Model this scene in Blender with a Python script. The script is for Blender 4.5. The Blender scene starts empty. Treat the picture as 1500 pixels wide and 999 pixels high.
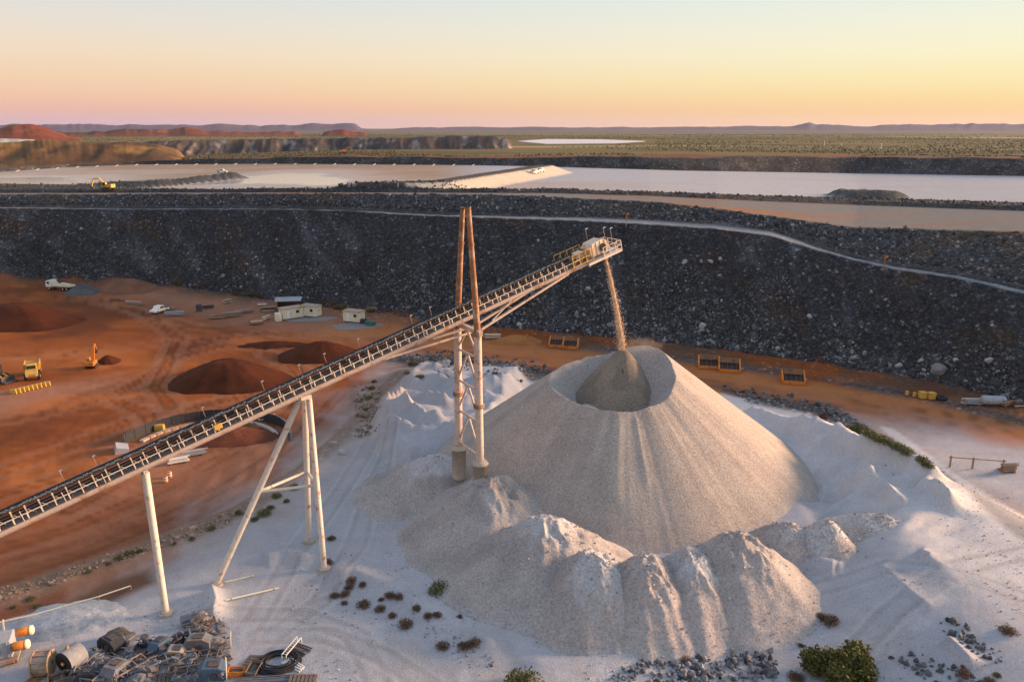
import bpy, math, random
import numpy as np
from mathutils import Vector, Matrix

R = math.radians
scene = bpy.context.scene
COL = scene.collection
rng = np.random.RandomState(7)
random.seed(7)

# ------------------------------------------------------------------ camera
FPX, CAM_H = 1165.0, 45.0
PITCH = math.atan(312.5 / FPX)
cd = bpy.data.cameras.new("camera")
cd.sensor_width = 36.0
cd.lens = FPX / 1500.0 * 36.0
cd.clip_start = 0.5
cd.clip_end = 60000
cam = bpy.data.objects.new("camera", cd)
COL.objects.link(cam)
cam.location = (0, 0, CAM_H)
cam.rotation_euler = (math.pi / 2 - PITCH, 0, 0)
scene.camera = cam

# ------------------------------------------------------------------ light
SUN_AZ = R(74)      # measured from the view direction towards the right
SUN_EL = R(11)
ld = bpy.data.lights.new("sun", 'SUN')
ld.energy = 5.0
ld.angle = R(15)
ld.color = (1.0, 0.61, 0.36)
sun = bpy.data.objects.new("sun", ld)
COL.objects.link(sun)
sdir = Vector((math.sin(SUN_AZ) * math.cos(SUN_EL), math.cos(SUN_AZ) * math.cos(SUN_EL), math.sin(SUN_EL)))
sun.rotation_euler = sdir.to_track_quat('Z', 'Y').to_euler()
sun.location = (200, 60, 80)

world = bpy.data.worlds.new("World")
scene.world = world
world.use_nodes = True
wt = world.node_tree
wt.nodes.clear()


def nd(nt, typ, **kw):
    n = nt.nodes.new(typ)
    for k, v in kw.items():
        setattr(n, k, v)
    return n


def ramp(nt, stops, interp='LINEAR'):
    n = nt.nodes.new('ShaderNodeValToRGB')
    n.color_ramp.interpolation = interp
    el = n.color_ramp.elements
    while len(el) > 1:
        el.remove(el[-1])
    el[0].position = stops[0][0]
    el[0].color = stops[0][1] if len(stops[0][1]) == 4 else (*stops[0][1], 1)
    for p, c in stops[1:]:
        e = el.new(p)
        e.color = c if len(c) == 4 else (*c, 1)
    return n


def s2l(r, g, b):
    f = lambda v: ((v / 255 + 0.055) / 1.055) ** 2.4 if v > 10 else v / 255 / 12.92
    return (f(r), f(g), f(b))


out = nd(wt, 'ShaderNodeOutputWorld')
bg = nd(wt, 'ShaderNodeBackground')
sky = nd(wt, 'ShaderNodeTexSky', sky_type='NISHITA', sun_disc=False, sun_elevation=SUN_EL,
         sun_rotation=SUN_AZ, altitude=300, air_density=1.0, dust_density=1.6, ozone_density=2.0)
tc = nd(wt, 'ShaderNodeTexCoord')
nrm = nd(wt, 'ShaderNodeVectorMath', operation='NORMALIZE')
wt.links.new(tc.outputs['Generated'], nrm.inputs[0])
sp = nd(wt, 'ShaderNodeSeparateXYZ')
wt.links.new(nrm.outputs[0], sp.inputs[0])
# elevation ramps: sine of elevation 0..1 -> stops spread with a square root
mx = nd(wt, 'ShaderNodeMath', operation='MAXIMUM')
wt.links.new(sp.outputs['Z'], mx.inputs[0]); mx.inputs[1].default_value = 0
sq = nd(wt, 'ShaderNodeMath', operation='SQRT')
wt.links.new(mx.outputs[0], sq.inputs[0])
def st(deg): return math.sqrt(math.sin(R(deg)))
away = ramp(wt, [(0, s2l(218, 180, 186)), (st(.4), s2l(220, 181, 188)), (st(1.1), s2l(236, 186, 172)), (st(1.8), s2l(245, 198, 170)), (st(3.0), s2l(247, 212, 178)),
                 (st(4.6), s2l(246, 223, 196)), (st(6.3), s2l(236, 226, 214)), (st(8.5), s2l(222, 225, 224)), (st(14), s2l(214, 220, 226)),
                 (st(28), s2l(202, 212, 228)), (st(50), s2l(186, 200, 226)), (1, s2l(168, 186, 218))])
toward = ramp(wt, [(0, s2l(255, 212, 176)), (st(.4), s2l(255, 208, 160)), (st(1.1), s2l(254, 212, 152)), (st(1.8), s2l(254, 222, 160)), (st(3.0), s2l(254, 238, 180)),
                   (st(4.6), s2l(253, 246, 208)), (st(6.3), s2l(246, 246, 222)), (st(8.5), s2l(234, 243, 234)), (st(14), s2l(224, 234, 234)),
                   (st(28), s2l(208, 218, 230)), (st(50), s2l(188, 202, 226)), (1, s2l(168, 186, 218))])
wt.links.new(sq.outputs[0], away.inputs[0])
wt.links.new(sq.outputs[0], toward.inputs[0])
dt = nd(wt, 'ShaderNodeVectorMath', operation='DOT_PRODUCT')
wt.links.new(nrm.outputs[0], dt.inputs[0])
dt.inputs[1].default_value = (math.sin(SUN_AZ), math.cos(SUN_AZ), 0)
mr = nd(wt, 'ShaderNodeMapRange', interpolation_type='SMOOTHSTEP')
mr.inputs['From Min'].default_value = -0.30
mr.inputs['From Max'].default_value = 0.95
wt.links.new(dt.outputs['Value'], mr.inputs['Value'])
mixs = nd(wt, 'ShaderNodeMix', data_type='RGBA')
wt.links.new(mr.outputs[0], mixs.inputs['Factor'])
wt.links.new(away.outputs[0], mixs.inputs[6])
wt.links.new(toward.outputs[0], mixs.inputs[7])
nsc = nd(wt, 'ShaderNodeVectorMath', operation='SCALE')
wt.links.new(sky.outputs[0], nsc.inputs[0]); nsc.inputs['Scale'].default_value = 0.10
mix2 = nd(wt, 'ShaderNodeMix', data_type='RGBA')
mix2.inputs['Factor'].default_value = 0.95
wt.links.new(nsc.outputs[0], mix2.inputs[6])
wt.links.new(mixs.outputs[2], mix2.inputs[7])
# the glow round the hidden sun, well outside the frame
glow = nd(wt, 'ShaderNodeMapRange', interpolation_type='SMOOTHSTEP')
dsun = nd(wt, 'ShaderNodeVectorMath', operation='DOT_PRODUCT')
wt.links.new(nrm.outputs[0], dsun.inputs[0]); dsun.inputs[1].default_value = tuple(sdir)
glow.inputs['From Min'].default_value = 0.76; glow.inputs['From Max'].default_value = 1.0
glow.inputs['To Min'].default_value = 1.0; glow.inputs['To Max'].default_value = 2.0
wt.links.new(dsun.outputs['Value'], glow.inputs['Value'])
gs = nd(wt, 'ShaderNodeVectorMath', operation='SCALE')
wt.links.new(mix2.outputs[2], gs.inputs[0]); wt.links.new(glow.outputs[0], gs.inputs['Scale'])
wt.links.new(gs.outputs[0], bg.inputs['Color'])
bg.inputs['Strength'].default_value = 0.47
wt.links.new(bg.outputs[0], out.inputs[0])

vs = scene.view_settings
vs.view_transform = 'Standard'
vs.look = 'None'
vs.exposure = 1.1
vs.gamma = 1.0
vs.use_curve_mapping = False
scene.cycles.max_bounces = 5
scene.cycles.use_denoising = True

# ------------------------------------------------------------------ measuring helpers
cp_, sp_ = math.cos(PITCH), math.sin(PITCH)


def ray(x, y):
    u, v = (x - 750) / FPX, (499.5 - y) / FPX
    return np.array([u, cp_ + v * sp_, -sp_ + v * cp_])


def G(x, y, z=0.0):
    d = ray(x, y)
    return np.array([0, 0, CAM_H]) + d * ((z - CAM_H) / d[2])


def YP(x, y, Y):
    d = ray(x, y)
    return np.array([0, 0, CAM_H]) + d * (Y / d[1])


# ------------------------------------------------------------------ noise
def _h(ix, iy, s):
    n = (ix.astype(np.int64) * 374761393 + iy.astype(np.int64) * 668265263 + s * 1442695041) & 0xffffffff
    n = ((n ^ (n >> 13)) * 1274126177) & 0xffffffff
    return ((n ^ (n >> 16)) & 0xffff) / 65535.0


def vn(x, y, s=0):
    x = np.asarray(x, float); y = np.asarray(y, float)
    ix, iy = np.floor(x), np.floor(y)
    fx, fy = x - ix, y - iy
    fx = fx * fx * (3 - 2 * fx); fy = fy * fy * (3 - 2 * fy)
    a, b, c, d = _h(ix, iy, s), _h(ix + 1, iy, s), _h(ix, iy + 1, s), _h(ix + 1, iy + 1, s)
    return (a + (b - a) * fx) * (1 - fy) + (c + (d - c) * fx) * fy


def fbm(x, y, s=0, o=4):
    t, a, n = 0, 0.5, 0
    for k in range(o):
        t = t + a * vn(x * 2 ** k + 17.3 * k, y * 2 ** k - 9.1 * k, s + k); n += a; a *= 0.5
    return t / n * 2 - 1      # about -1..1


def sm(a, b, x):
    t = np.clip((x - a) / (b - a), 0, 1)
    return t * t * (3 - 2 * t)


def sdist(poly, x, y):
    """signed distance to a closed polygon, positive inside"""
    x = np.asarray(x, float); y = np.asarray(y, float)
    d = np.full(x.shape, 1e18); ins = np.zeros(x.shape, bool)
    n = len(poly)
    for i in range(n):
        ax, ay = poly[i][:2]; bx, by = poly[(i + 1) % n][:2]
        ex, ey = bx - ax, by - ay
        t = np.clip(((x - ax) * ex + (y - ay) * ey) / (ex * ex + ey * ey + 1e-12), 0, 1)
        d = np.minimum(d, (x - ax - t * ex) ** 2 + (y - ay - t * ey) ** 2)
        c = ((ay > y) != (by > y))
        with np.errstate(divide='ignore', invalid='ignore'):
            c &= x < (bx - ax) * (y - ay) / (by - ay + 1e-15) + ax
        ins ^= c
    return np.where(ins, 1, -1) * np.sqrt(d)


def pdist(line, x, y):
    """distance to an open polyline and the parameter 0..1 along it"""
    d = np.full(np.shape(x), 1e18); tt = np.zeros(np.shape(x))
    n = len(line) - 1
    for i in range(n):
        ax, ay = line[i][:2]; bx, by = line[i + 1][:2]
        ex, ey = bx - ax, by - ay
        t = np.clip(((x - ax) * ex + (y - ay) * ey) / (ex * ex + ey * ey + 1e-12), 0, 1)
        dd = (x - ax - t * ex) ** 2 + (y - ay - t * ey) ** 2
        m = dd < d
        d = np.where(m, dd, d); tt = np.where(m, (i + t) / n, tt)
    return np.sqrt(d), tt


def plan(pts, z=0.0):
    return [G(a, b, z)[:2] for a, b in pts]


# ------------------------------------------------------------------ materials
def mat(name, col, rough=0.7, metal=0.0, var=0.25, scale=3.0, bump=0.0, bscale=20.0, rust=None, rust_amt=0.5, rscale=0.8, spec=0.3, rand=0.0):
    m = bpy.data.materials.new(name)
    m.use_nodes = True
    nt = m.node_tree
    b = nt.nodes['Principled BSDF']
    b.inputs['Roughness'].default_value = rough
    b.inputs['Metallic'].default_value = metal
    b.inputs['Specular IOR Level'].default_value = spec
    g = nd(nt, 'ShaderNodeTexCoord')
    oi = nd(nt, 'ShaderNodeObjectInfo')
    add = nd(nt, 'ShaderNodeVectorMath', operation='ADD')
    nt.links.new(g.outputs['Object'], add.inputs[0]); nt.links.new(oi.outputs['Location'], add.inputs[1])
    n1 = nd(nt, 'ShaderNodeTexNoise'); n1.inputs['Scale'].default_value = scale; n1.inputs['Detail'].default_value = 6
    n1.inputs['Roughness'].default_value = 0.65
    nt.links.new(add.outputs[0], n1.inputs['Vector'])
    rp = ramp(nt, [(0.25, tuple(max(0, c * (1 - var)) for c in col)), (0.75, tuple(min(1, c * (1 + var)) for c in col))])
    nt.links.new(n1.outputs['Fac'], rp.inputs[0])
    c_out = rp.outputs[0]
    if rust:
        n2 = nd(nt, 'ShaderNodeTexNoise'); n2.inputs['Scale'].default_value = rscale; n2.inputs['Detail'].default_value = 8
        n2.inputs['Roughness'].default_value = 0.7
        nt.links.new(add.outputs[0], n2.inputs['Vector'])
        r2 = ramp(nt, [(0.62 - 0.3 * rust_amt, (0, 0, 0)), (0.72 - 0.3 * rust_amt, (1, 1, 1))])
        nt.links.new(n2.outputs['Fac'], r2.inputs[0])
        mm = nd(nt, 'ShaderNodeMix', data_type='RGBA')
        nt.links.new(r2.outputs[0], mm.inputs['Factor'])
        nt.links.new(c_out, mm.inputs[6]); mm.inputs[7].default_value = (*rust, 1)
        c_out = mm.outputs[2]
    if rand:
        hv = nd(nt, 'ShaderNodeMath', operation='MULTIPLY_ADD')
        nt.links.new(oi.outputs['Random'], hv.inputs[0]); hv.inputs[1].default_value = rand; hv.inputs[2].default_value = 1 - rand / 2
        ms = nd(nt, 'ShaderNodeVectorMath', operation='SCALE')
        nt.links.new(c_out, ms.inputs[0]); nt.links.new(hv.outputs[0], ms.inputs['Scale'])
        c_out = ms.outputs[0]
    nt.links.new(c_out, b.inputs['Base Color'])
    if bump:
        n3 = nd(nt, 'ShaderNodeTexNoise'); n3.inputs['Scale'].default_value = bscale; n3.inputs['Detail'].default_value = 5
        nt.links.new(add.outputs[0], n3.inputs['Vector'])
        bp = nd(nt, 'ShaderNodeBump'); bp.inputs['Strength'].default_value = bump; bp.inputs['Distance'].default_value = 0.15
        nt.links.new(n3.outputs['Fac'], bp.inputs['Height']); nt.links.new(bp.outputs[0], b.inputs['Normal'])
    return m


def terrain_mat(name, grain=7.0, grain_var=0.35, bump=0.5, speckle=True, bumpd=0.12):
    """colour from the 'Col' attribute, grain from noise, stones from Voronoi where 'rocky' is set, gloss where 'wet' is set"""
    m = bpy.data.materials.new(name)
    m.use_nodes = True
    nt = m.node_tree; L = nt.links
    b = nt.nodes['Principled BSDF']
    b.inputs['Specular IOR Level'].default_value = 0.15
    geo = nd(nt, 'ShaderNodeNewGeometry')
    col = nd(nt, 'ShaderNodeAttribute', attribute_name='Col')
    rk = nd(nt, 'ShaderNodeAttribute', attribute_name='rocky')
    wet = nd(nt, 'ShaderNodeAttribute', attribute_name='wet')
    n1 = nd(nt, 'ShaderNodeTexNoise'); n1.inputs['Scale'].default_value = grain; n1.inputs['Detail'].default_value = 4
    n1.inputs['Roughness'].default_value = 0.75
    L.new(geo.outputs['Position'], n1.inputs['Vector'])
    n2 = nd(nt, 'ShaderNodeTexNoise'); n2.inputs['Scale'].default_value = 0.35; n2.inputs['Detail'].default_value = 7
    n2.inputs['Roughness'].default_value = 0.68
    L.new(geo.outputs['Position'], n2.inputs['Vector'])
    v1 = nd(nt, 'ShaderNodeMapRange'); v1.inputs['From Min'].default_value = 0.25; v1.inputs['From Max'].default_value = 0.75
    v1.inputs['To Min'].default_value = 1 - grain_var; v1.inputs['To Max'].default_value = 1 + grain_var
    L.new(n1.outputs['Fac'], v1.inputs['Value'])
    v2 = nd(nt, 'ShaderNodeMapRange'); v2.inputs['From Min'].default_value = 0.3; v2.inputs['From Max'].default_value = 0.7
    v2.inputs['To Min'].default_value = 0.90; v2.inputs['To Max'].default_value = 1.10
    L.new(n2.outputs['Fac'], v2.inputs['Value'])
    mul = nd(nt, 'ShaderNodeMath', operation='MULTIPLY')
    L.new(v1.outputs[0], mul.inputs[0]); L.new(v2.outputs[0], mul.inputs[1])
    hsum = n1.outputs['Fac']
    fac = mul.outputs[0]
    if speckle:
        vo = nd(nt, 'ShaderNodeTexVoronoi'); vo.inputs['Scale'].default_value = 1.5
        L.new(geo.outputs['Position'], vo.inputs['Vector'])
        vs_ = nd(nt, 'ShaderNodeSeparateColor'); L.new(vo.outputs['Color'], vs_.inputs[0])
        vr = ramp(nt, [(0, (.5,) * 3), (.6, (.85,) * 3), (.90, (1.1,) * 3), (.955, (1.7,) * 3), (1, (3.2,) * 3)])
        L.new(vs_.outputs[0], vr.inputs[0])
        ed = ramp(nt, [(0.2, (1,) * 3), (0.6, (.45,) * 3)])
        L.new(vo.outputs['Distance'], ed.inputs[0])
        m3 = nd(nt, 'ShaderNodeMath', operation='MULTIPLY'); L.new(vr.outputs[0], m3.inputs[0]); L.new(ed.outputs[0], m3.inputs[1])
        mf = nd(nt, 'ShaderNodeMix', data_type='FLOAT')
        L.new(rk.outputs['Fac'], mf.inputs[0]); mf.inputs[2].default_value = 1.0; L.new(m3.outputs[0], mf.inputs[3])
        m4 = nd(nt, 'ShaderNodeMath', operation='MULTIPLY'); L.new(fac, m4.inputs[0]); L.new(mf.outputs[0], m4.inputs[1])
        fac = m4.outputs[0]
        m5 = nd(nt, 'ShaderNodeMath', operation='MULTIPLY_ADD')
        m6 = nd(nt, 'ShaderNodeMath', operation='MULTIPLY'); L.new(rk.outputs['Fac'], m6.inputs[0]); L.new(vo.outputs['Distance'], m6.inputs[1])
        L.new(m6.outputs[0], m5.inputs[0]); m5.inputs[1].default_value = -1.1; L.new(hsum, m5.inputs[2])
        hsum = m5.outputs[0]
    sc = nd(nt, 'ShaderNodeVectorMath', operation='SCALE')
    L.new(col.outputs['Color'], sc.inputs[0]); L.new(fac, sc.inputs['Scale'])
    L.new(sc.outputs[0], b.inputs['Base Color'])
    rr = nd(nt, 'ShaderNodeMapRange'); rr.inputs['To Min'].default_value = 0.9; rr.inputs['To Max'].default_value = 0.05
    L.new(wet.outputs['Fac'], rr.inputs['Value']); L.new(rr.outputs[0], b.inputs['Roughness'])
    sr = nd(nt, 'ShaderNodeMapRange'); sr.inputs['To Min'].default_value = 0.1; sr.inputs['To Max'].default_value = 0.6
    L.new(wet.outputs['Fac'], sr.inputs['Value']); L.new(sr.outputs[0], b.inputs['Specular IOR Level'])
    bp = nd(nt, 'ShaderNodeBump'); bp.inputs['Distance'].default_value = bumpd
    bs = nd(nt, 'ShaderNodeMapRange'); bs.inputs['To Min'].default_value = bump; bs.inputs['To Max'].default_value = 0.0
    L.new(wet.outputs['Fac'], bs.inputs['Value']); L.new(bs.outputs[0], bp.inputs['Strength'])
    L.new(hsum, bp.inputs['Height']); L.new(bp.outputs[0], b.inputs['Normal'])
    return m


M = {}
M['ground'] = terrain_mat('ground_surface', grain=5.0, grain_var=0.22, bump=0.55)
M['gravel'] = terrain_mat('crushed_gravel', grain=4.2, grain_var=0.42, bump=0.9, speckle=False, bumpd=0.16)
M['dirt'] = terrain_mat('red_dirt', grain=3.0, grain_var=0.35, bump=0.6, speckle=False)
M['far'] = terrain_mat('far_earth', grain=0.05, grain_var=0.35, bump=0.0, speckle=False)
M['pale_steel'] = mat('pale_painted_steel', (.62, .55, .47), .55, var=.12, rust=(.36, .17, .08), rust_amt=.22, rscale=1.2)
M['dusty_steel'] = mat('dusty_steel', (.33, .29, .26), .75, var=.25, rust=(.30, .15, .08), rust_amt=.45, rscale=1.5)
M['chord_steel'] = mat('dusty_pink_steel', (.42, .34, .295), .7, var=.2, rust=(.30, .16, .10), rust_amt=.3, rscale=.7)
M['rust_steel'] = mat('rusty_steel', (.30, .145, .07), .85, var=.4, rust=(.45, .33, .24), rust_amt=.35, rscale=.9, scale=1.2)
M['worn_steel'] = mat('worn_painted_steel', (.56, .44, .36), .7, var=.2, rust=(.32, .17, .10), rust_amt=.25, rscale=.9)
M['dark_steel'] = mat('dark_steel', (.07, .065, .065), .6, var=.3, rust=(.16, .09, .06), rust_amt=.3)
M['rubber'] = mat('black_rubber', (.028, .028, .032), .75, var=.35)
M['concrete'] = mat('weathered_concrete', (.45, .38, .31), .9, var=.2, bump=.3)
M['white_paint'] = mat('white_paint', (.78, .76, .70), .5, var=.1, rust=(.4, .3, .2), rust_amt=.12)
M['cream_paint'] = mat('cream_paint', (.72, .66, .50), .55, var=.1, rust=(.4, .25, .12), rust_amt=.12)
M['yellow_paint'] = mat('yellow_paint', (.58, .35, .07), .5, var=.15, rust=(.35, .18, .07), rust_amt=.2)
M['orange_paint'] = mat('orange_paint', (.62, .21, .03), .55, var=.2, rust=(.28, .12, .05), rust_amt=.3)
M['beige_paint'] = mat('beige_paint', (.72, .58, .44), .6, var=.15, rust=(.4, .22, .1), rust_amt=.2)
M['glass'] = mat('dark_glass', (.03, .035, .04), .12, var=.1, spec=.5)
M['tan_wood'] = mat('weathered_timber', (.30, .21, .14), .85, var=.35, scale=6)
M['grey_plastic'] = mat('grey_plastic', (.22, .25, .30), .6, var=.3)
M['black_plastic'] = mat('black_plastic', (.035, .037, .042), .5, var=.4)
M['green_paint'] = mat('green_paint', (.05, .16, .12), .6, var=.2)
M['blue_paint'] = mat('blue_paint', (.07, .11, .16), .6, var=.2)
M['grey_sheet'] = mat('grey_sheet_metal', (.33, .35, .38), .5, var=.15, rust=(.3, .2, .14), rust_amt=.25)
M['scrap_grey'] = mat('scrap_grey_metal', (.15, .16, .185), .6, var=.35, rust=(.17, .11, .08), rust_amt=.3)
M['scrap_wood'] = mat('scrap_timber', (.16, .125, .10), .9, var=.4, scale=5)
M['roll_grey'] = mat('dusty_belt_wrap', (.24, .245, .26), .8, var=.25, scale=2)
M['tray_rust'] = mat('rusty_orange_floor', (.20, .085, .03), .8, var=.4, rust=(.10, .055, .035), rust_amt=.4)
M['rock'] = mat('dark_rock', (.095, .098, .106), .9, var=.5, scale=1.5, bump=.4, bscale=4, rand=1.4)
M['pale_rock'] = mat('pale_rock', (.32, .315, .315), .9, var=.4, scale=1.2, bump=.5, bscale=3, rand=.6)
M['bark'] = mat('bush_stem', (.13, .09, .06), .9, var=.3)
M['brown_leaf'] = mat('dry_brown_foliage', (.135, .082, .05), .9, var=.4, scale=1.0, rand=.4)
M['green_leaf'] = mat('olive_green_foliage', (.105, .105, .025), .85, var=.5, scale=.6, rand=.3)
M['hedge_leaf'] = mat('grey_green_foliage', (.13, .135, .055), .9, var=.4, scale=.6, rand=.4)
M['sandfall'] = mat('falling_gravel', (.40, .33, .26), .9, var=.3)


def tint_mat(name, base):
    m = bpy.data.materials.new(name); m.use_nodes = True
    nt = m.node_tree; b = nt.nodes['Principled BSDF']; b.inputs['Roughness'].default_value = .9
    b.inputs['Specular IOR Level'].default_value = .2
    a = nd(nt, 'ShaderNodeAttribute', attribute_name='tint')
    g = nd(nt, 'ShaderNodeNewGeometry')
    n = nd(nt, 'ShaderNodeTexNoise'); n.inputs['Scale'].default_value = 3; n.inputs['Detail'].default_value = 4
    nt.links.new(g.outputs['Position'], n.inputs['Vector'])
    mp = nd(nt, 'ShaderNodeMapRange'); mp.inputs['From Min'].default_value = .25; mp.inputs['From Max'].default_value = .75
    mp.inputs['To Min'].default_value = .6; mp.inputs['To Max'].default_value = 1.4
    nt.links.new(n.outputs['Fac'], mp.inputs['Value'])
    mu = nd(nt, 'ShaderNodeMath', operation='MULTIPLY'); nt.links.new(a.outputs['Fac'], mu.inputs[0]); nt.links.new(mp.outputs[0], mu.inputs[1])
    s = nd(nt, 'ShaderNodeVectorMath', operation='SCALE'); s.inputs[0].default_value = base
    nt.links.new(mu.outputs[0], s.inputs['Scale']); nt.links.new(s.outputs[0], b.inputs['Base Color'])
    return m


M['rock_tint'] = tint_mat('rubble', (.26, .265, .28))
M['earth_tint'] = tint_mat('earth_clods', (.36, .27, .20))
M['sand_tint'] = tint_mat('grains', (.80, .62, .45))
M['clod_tint'] = tint_mat('gravel_clods', (.42, .385, .36))
M['scrub_tint'] = tint_mat('scrub', (.085, .08, .038))

# ------------------------------------------------------------------ mesh helpers


def tag(o, label=None, cat=None, group=None, kind=None):
    if label: o['label'] = label
    if cat: o['category'] = cat
    if group: o['group'] = group
    if kind: o['kind'] = kind
    return o


def thing(name, label, cat, loc=(0, 0, 0), rotz=0.0, group=None):
    o = bpy.data.objects.new(name, None)
    COL.objects.link(o)
    o.empty_display_size = 0.5
    o.location = tuple(float(v) for v in loc)
    o.rotation_euler = (0, 0, rotz)
    return tag(o, label, cat, group)


class MB:
    def __init__(s): s.v = []; s.f = []; s.sm = []

    def add(s, v, f, smooth=False):
        o = len(s.v); s.v += [tuple(map(float, p)) for p in v]
        s.f += [tuple(i + o for i in q) for q in f]; s.sm += [smooth] * len(f)
        return s

    def box(s, c, d, rz=0.0, tilt=None, bev=0.0):
        x, y, z = d[0] / 2, d[1] / 2, d[2] / 2
        if bev:
            b = min(bev, x * .45, y * .45, z * .9)
            ring = [(-x + b, -y), (x - b, -y), (x, -y + b), (x, y - b), (x - b, y), (-x + b, y), (-x, y - b), (-x, -y + b)]
            vs_ = [(p[0], p[1], -z) for p in ring] + [(p[0], p[1], z - b) for p in ring] + [(p[0] * (1 - b / x), p[1] * (1 - b / y), z) for p in ring]
            fs = [tuple(range(7, -1, -1)), tuple(range(16, 24))]
            for k in (0, 8):
                fs += [(k + i, k + (i + 1) % 8, k + 8 + (i + 1) % 8, k + 8 + i) for i in range(8)]
        else:
            vs_ = [(-x, -y, -z), (x, -y, -z), (x, y, -z), (-x, y, -z), (-x, -y, z), (x, -y, z), (x, y, z), (-x, y, z)]
            fs = [(3, 2, 1, 0), (4, 5, 6, 7), (0, 1, 5, 4), (1, 2, 6, 5), (2, 3, 7, 6), (3, 0, 4, 7)]
        m = Matrix.Rotation(rz, 3, 'Z')
        if tilt: m = m @ Matrix.Rotation(tilt[1], 3, tilt[0])
        return s.add([m @ Vector(p) + Vector(c) for p in vs_], fs)

    def tube(s, p, q, r, r2=None, n=8, caps=True):
        p, q = Vector(p), Vector(q); r2 = r if r2 is None else r2
        d = (q - p)
        if d.length < 1e-6: return s
        d.normalize()
        a = d.orthogonal().normalized(); b = d.cross(a)
        vs_ = []
        for c, rr in ((p, r), (q, r2)):
            vs_ += [c + (a * math.cos(t) + b * math.sin(t)) * rr for t in [2 * math.pi * i / n for i in range(n)]]
        s.add(vs_, [(i, (i + 1) % n, n + (i + 1) % n, n + i) for i in range(n)], n > 5)
        if caps: s.add(vs_, [tuple(range(n - 1, -1, -1)), tuple(range(n, 2 * n))])
        return s

    def bar(s, p, q, w, h, up=(0, 0, 1)):
        p, q = Vector(p), Vector(q); d = (q - p).normalized(); up = Vector(up)
        if abs(d.dot(up)) > .98: up = Vector((1, 0, 0))
        a = d.cross(up).normalized(); b = a.cross(d)
        vs_ = []
        for c in (p, q):
            vs_ += [c - a * w / 2 - b * h / 2, c + a * w / 2 - b * h / 2, c + a * w / 2 + b * h / 2, c - a * w / 2 + b * h / 2]
        return s.add(vs_, [(0, 1, 2, 3), (7, 6, 5, 4), (0, 4, 5, 1), (1, 5, 6, 2), (2, 6, 7, 3), (3, 7, 4, 0)])

    def path(s, pts, r, n=6):
        for a, b in zip(pts[:-1], pts[1:]): s.tube(a, b, r, n=n)
        return s

    def lathe(s, prof, c=(0, 0, 0), n=16, axis='Z', caps=True):
        vs_ = []
        for rr, h in prof:
            for i in range(n):
                t = 2 * math.pi * i / n; x, y, z = rr * math.cos(t), rr * math.sin(t), h
                if axis == 'Y': x, y, z = x, z, y
                if axis == 'X': x, y, z = z, x, y
                vs_.append((x + c[0], y + c[1], z + c[2]))
        k = len(prof)
        fs = [(j * n + i, j * n + (i + 1) % n, (j + 1) * n + (i + 1) % n, (j + 1) * n + i) for j in range(k - 1) for i in range(n)]
        s.add(vs_, fs, True)
        if caps: s.add(vs_, [tuple(range(n - 1, -1, -1)), tuple(range((k - 1) * n, k * n))])
        return s

    def prism(s, pts, y0, y1):
        """outline in local X,Z pushed along Y"""
        n = len(pts)
        vs_ = [(p[0], y0, p[1]) for p in pts] + [(p[0], y1, p[1]) for p in pts]
        return s.add(vs_, [tuple(range(n)), tuple(range(2 * n - 1, n - 1, -1))] + [(i, n + i, n + (i + 1) % n, (i + 1) % n) for i in range(n)])

    def mesh(s, name, m):
        me = bpy.data.meshes.new(name)
        me.from_pydata(s.v, [], s.f)
        me.polygons.foreach_set('use_smooth', s.sm)
        me.materials.append(m); me.update()
        return me

    def build(s, name, m, parent=None):
        return put(name, s.mesh(name, M[m] if isinstance(m, str) else m), parent)


def put(name, me, parent=None, loc=(0, 0, 0), rot=(0, 0, 0), scale=(1, 1, 1)):
    o = bpy.data.objects.new(name, me)
    COL.objects.link(o)
    o.parent = parent; o.location = loc; o.rotation_euler = rot; o.scale = scale
    return o


def copy_tree(o, parent=None):
    c = o.copy(); COL.objects.link(c); c.parent = parent
    for ch in list(o.children): copy_tree(ch, c)
    return c


def grid_mesh(name, V, nr, nc, m, col=None, rocky=None, wet=None, wrap=False, smooth=True, keep=None):
    """V is (nr*nc,3); quads between neighbouring rows and columns"""
    me = bpy.data.meshes.new(name)
    cc = nc if wrap else nc - 1
    i = np.arange(nr - 1)[:, None] * nc + np.arange(cc)[None, :]
    j = np.arange(nr - 1)[:, None] * nc + ((np.arange(cc) + 1) % nc)[None, :]
    F = np.stack([i, j, j + nc, i + nc], -1).reshape(-1, 4)
    if keep is not None: F = F[keep.reshape(-1)[F].any(1)]
    me.vertices.add(len(V)); me.vertices.foreach_set('co', np.ascontiguousarray(V, np.float32).ravel())
    me.loops.add(F.size); me.loops.foreach_set('vertex_index', F.astype(np.int32).ravel())
    me.polygons.add(len(F)); me.polygons.foreach_set('loop_start', np.arange(0, F.size, 4, dtype=np.int32))
    me.polygons.foreach_set('use_smooth', np.full(len(F), smooth))
    me.update(calc_edges=True)
    if col is not None:
        a = me.attributes.new('Col', 'FLOAT_COLOR', 'POINT')
        a.data.foreach_set('color', np.concatenate([col, np.ones((len(V), 1))], 1).astype(np.float32).ravel())
    for nm, arr in (('rocky', rocky), ('wet', wet)):
        if arr is not None:
            a = me.attributes.new(nm, 'FLOAT', 'POINT'); a.data.foreach_set('value', np.asarray(arr, np.float32).ravel())
    me.materials.append(M[m]); me.validate()
    return me

# ------------------------------------------------------------------ terrain profile, by bearing from the drone
AZ = np.radians(np.linspace(-60, 60, 961))


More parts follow.
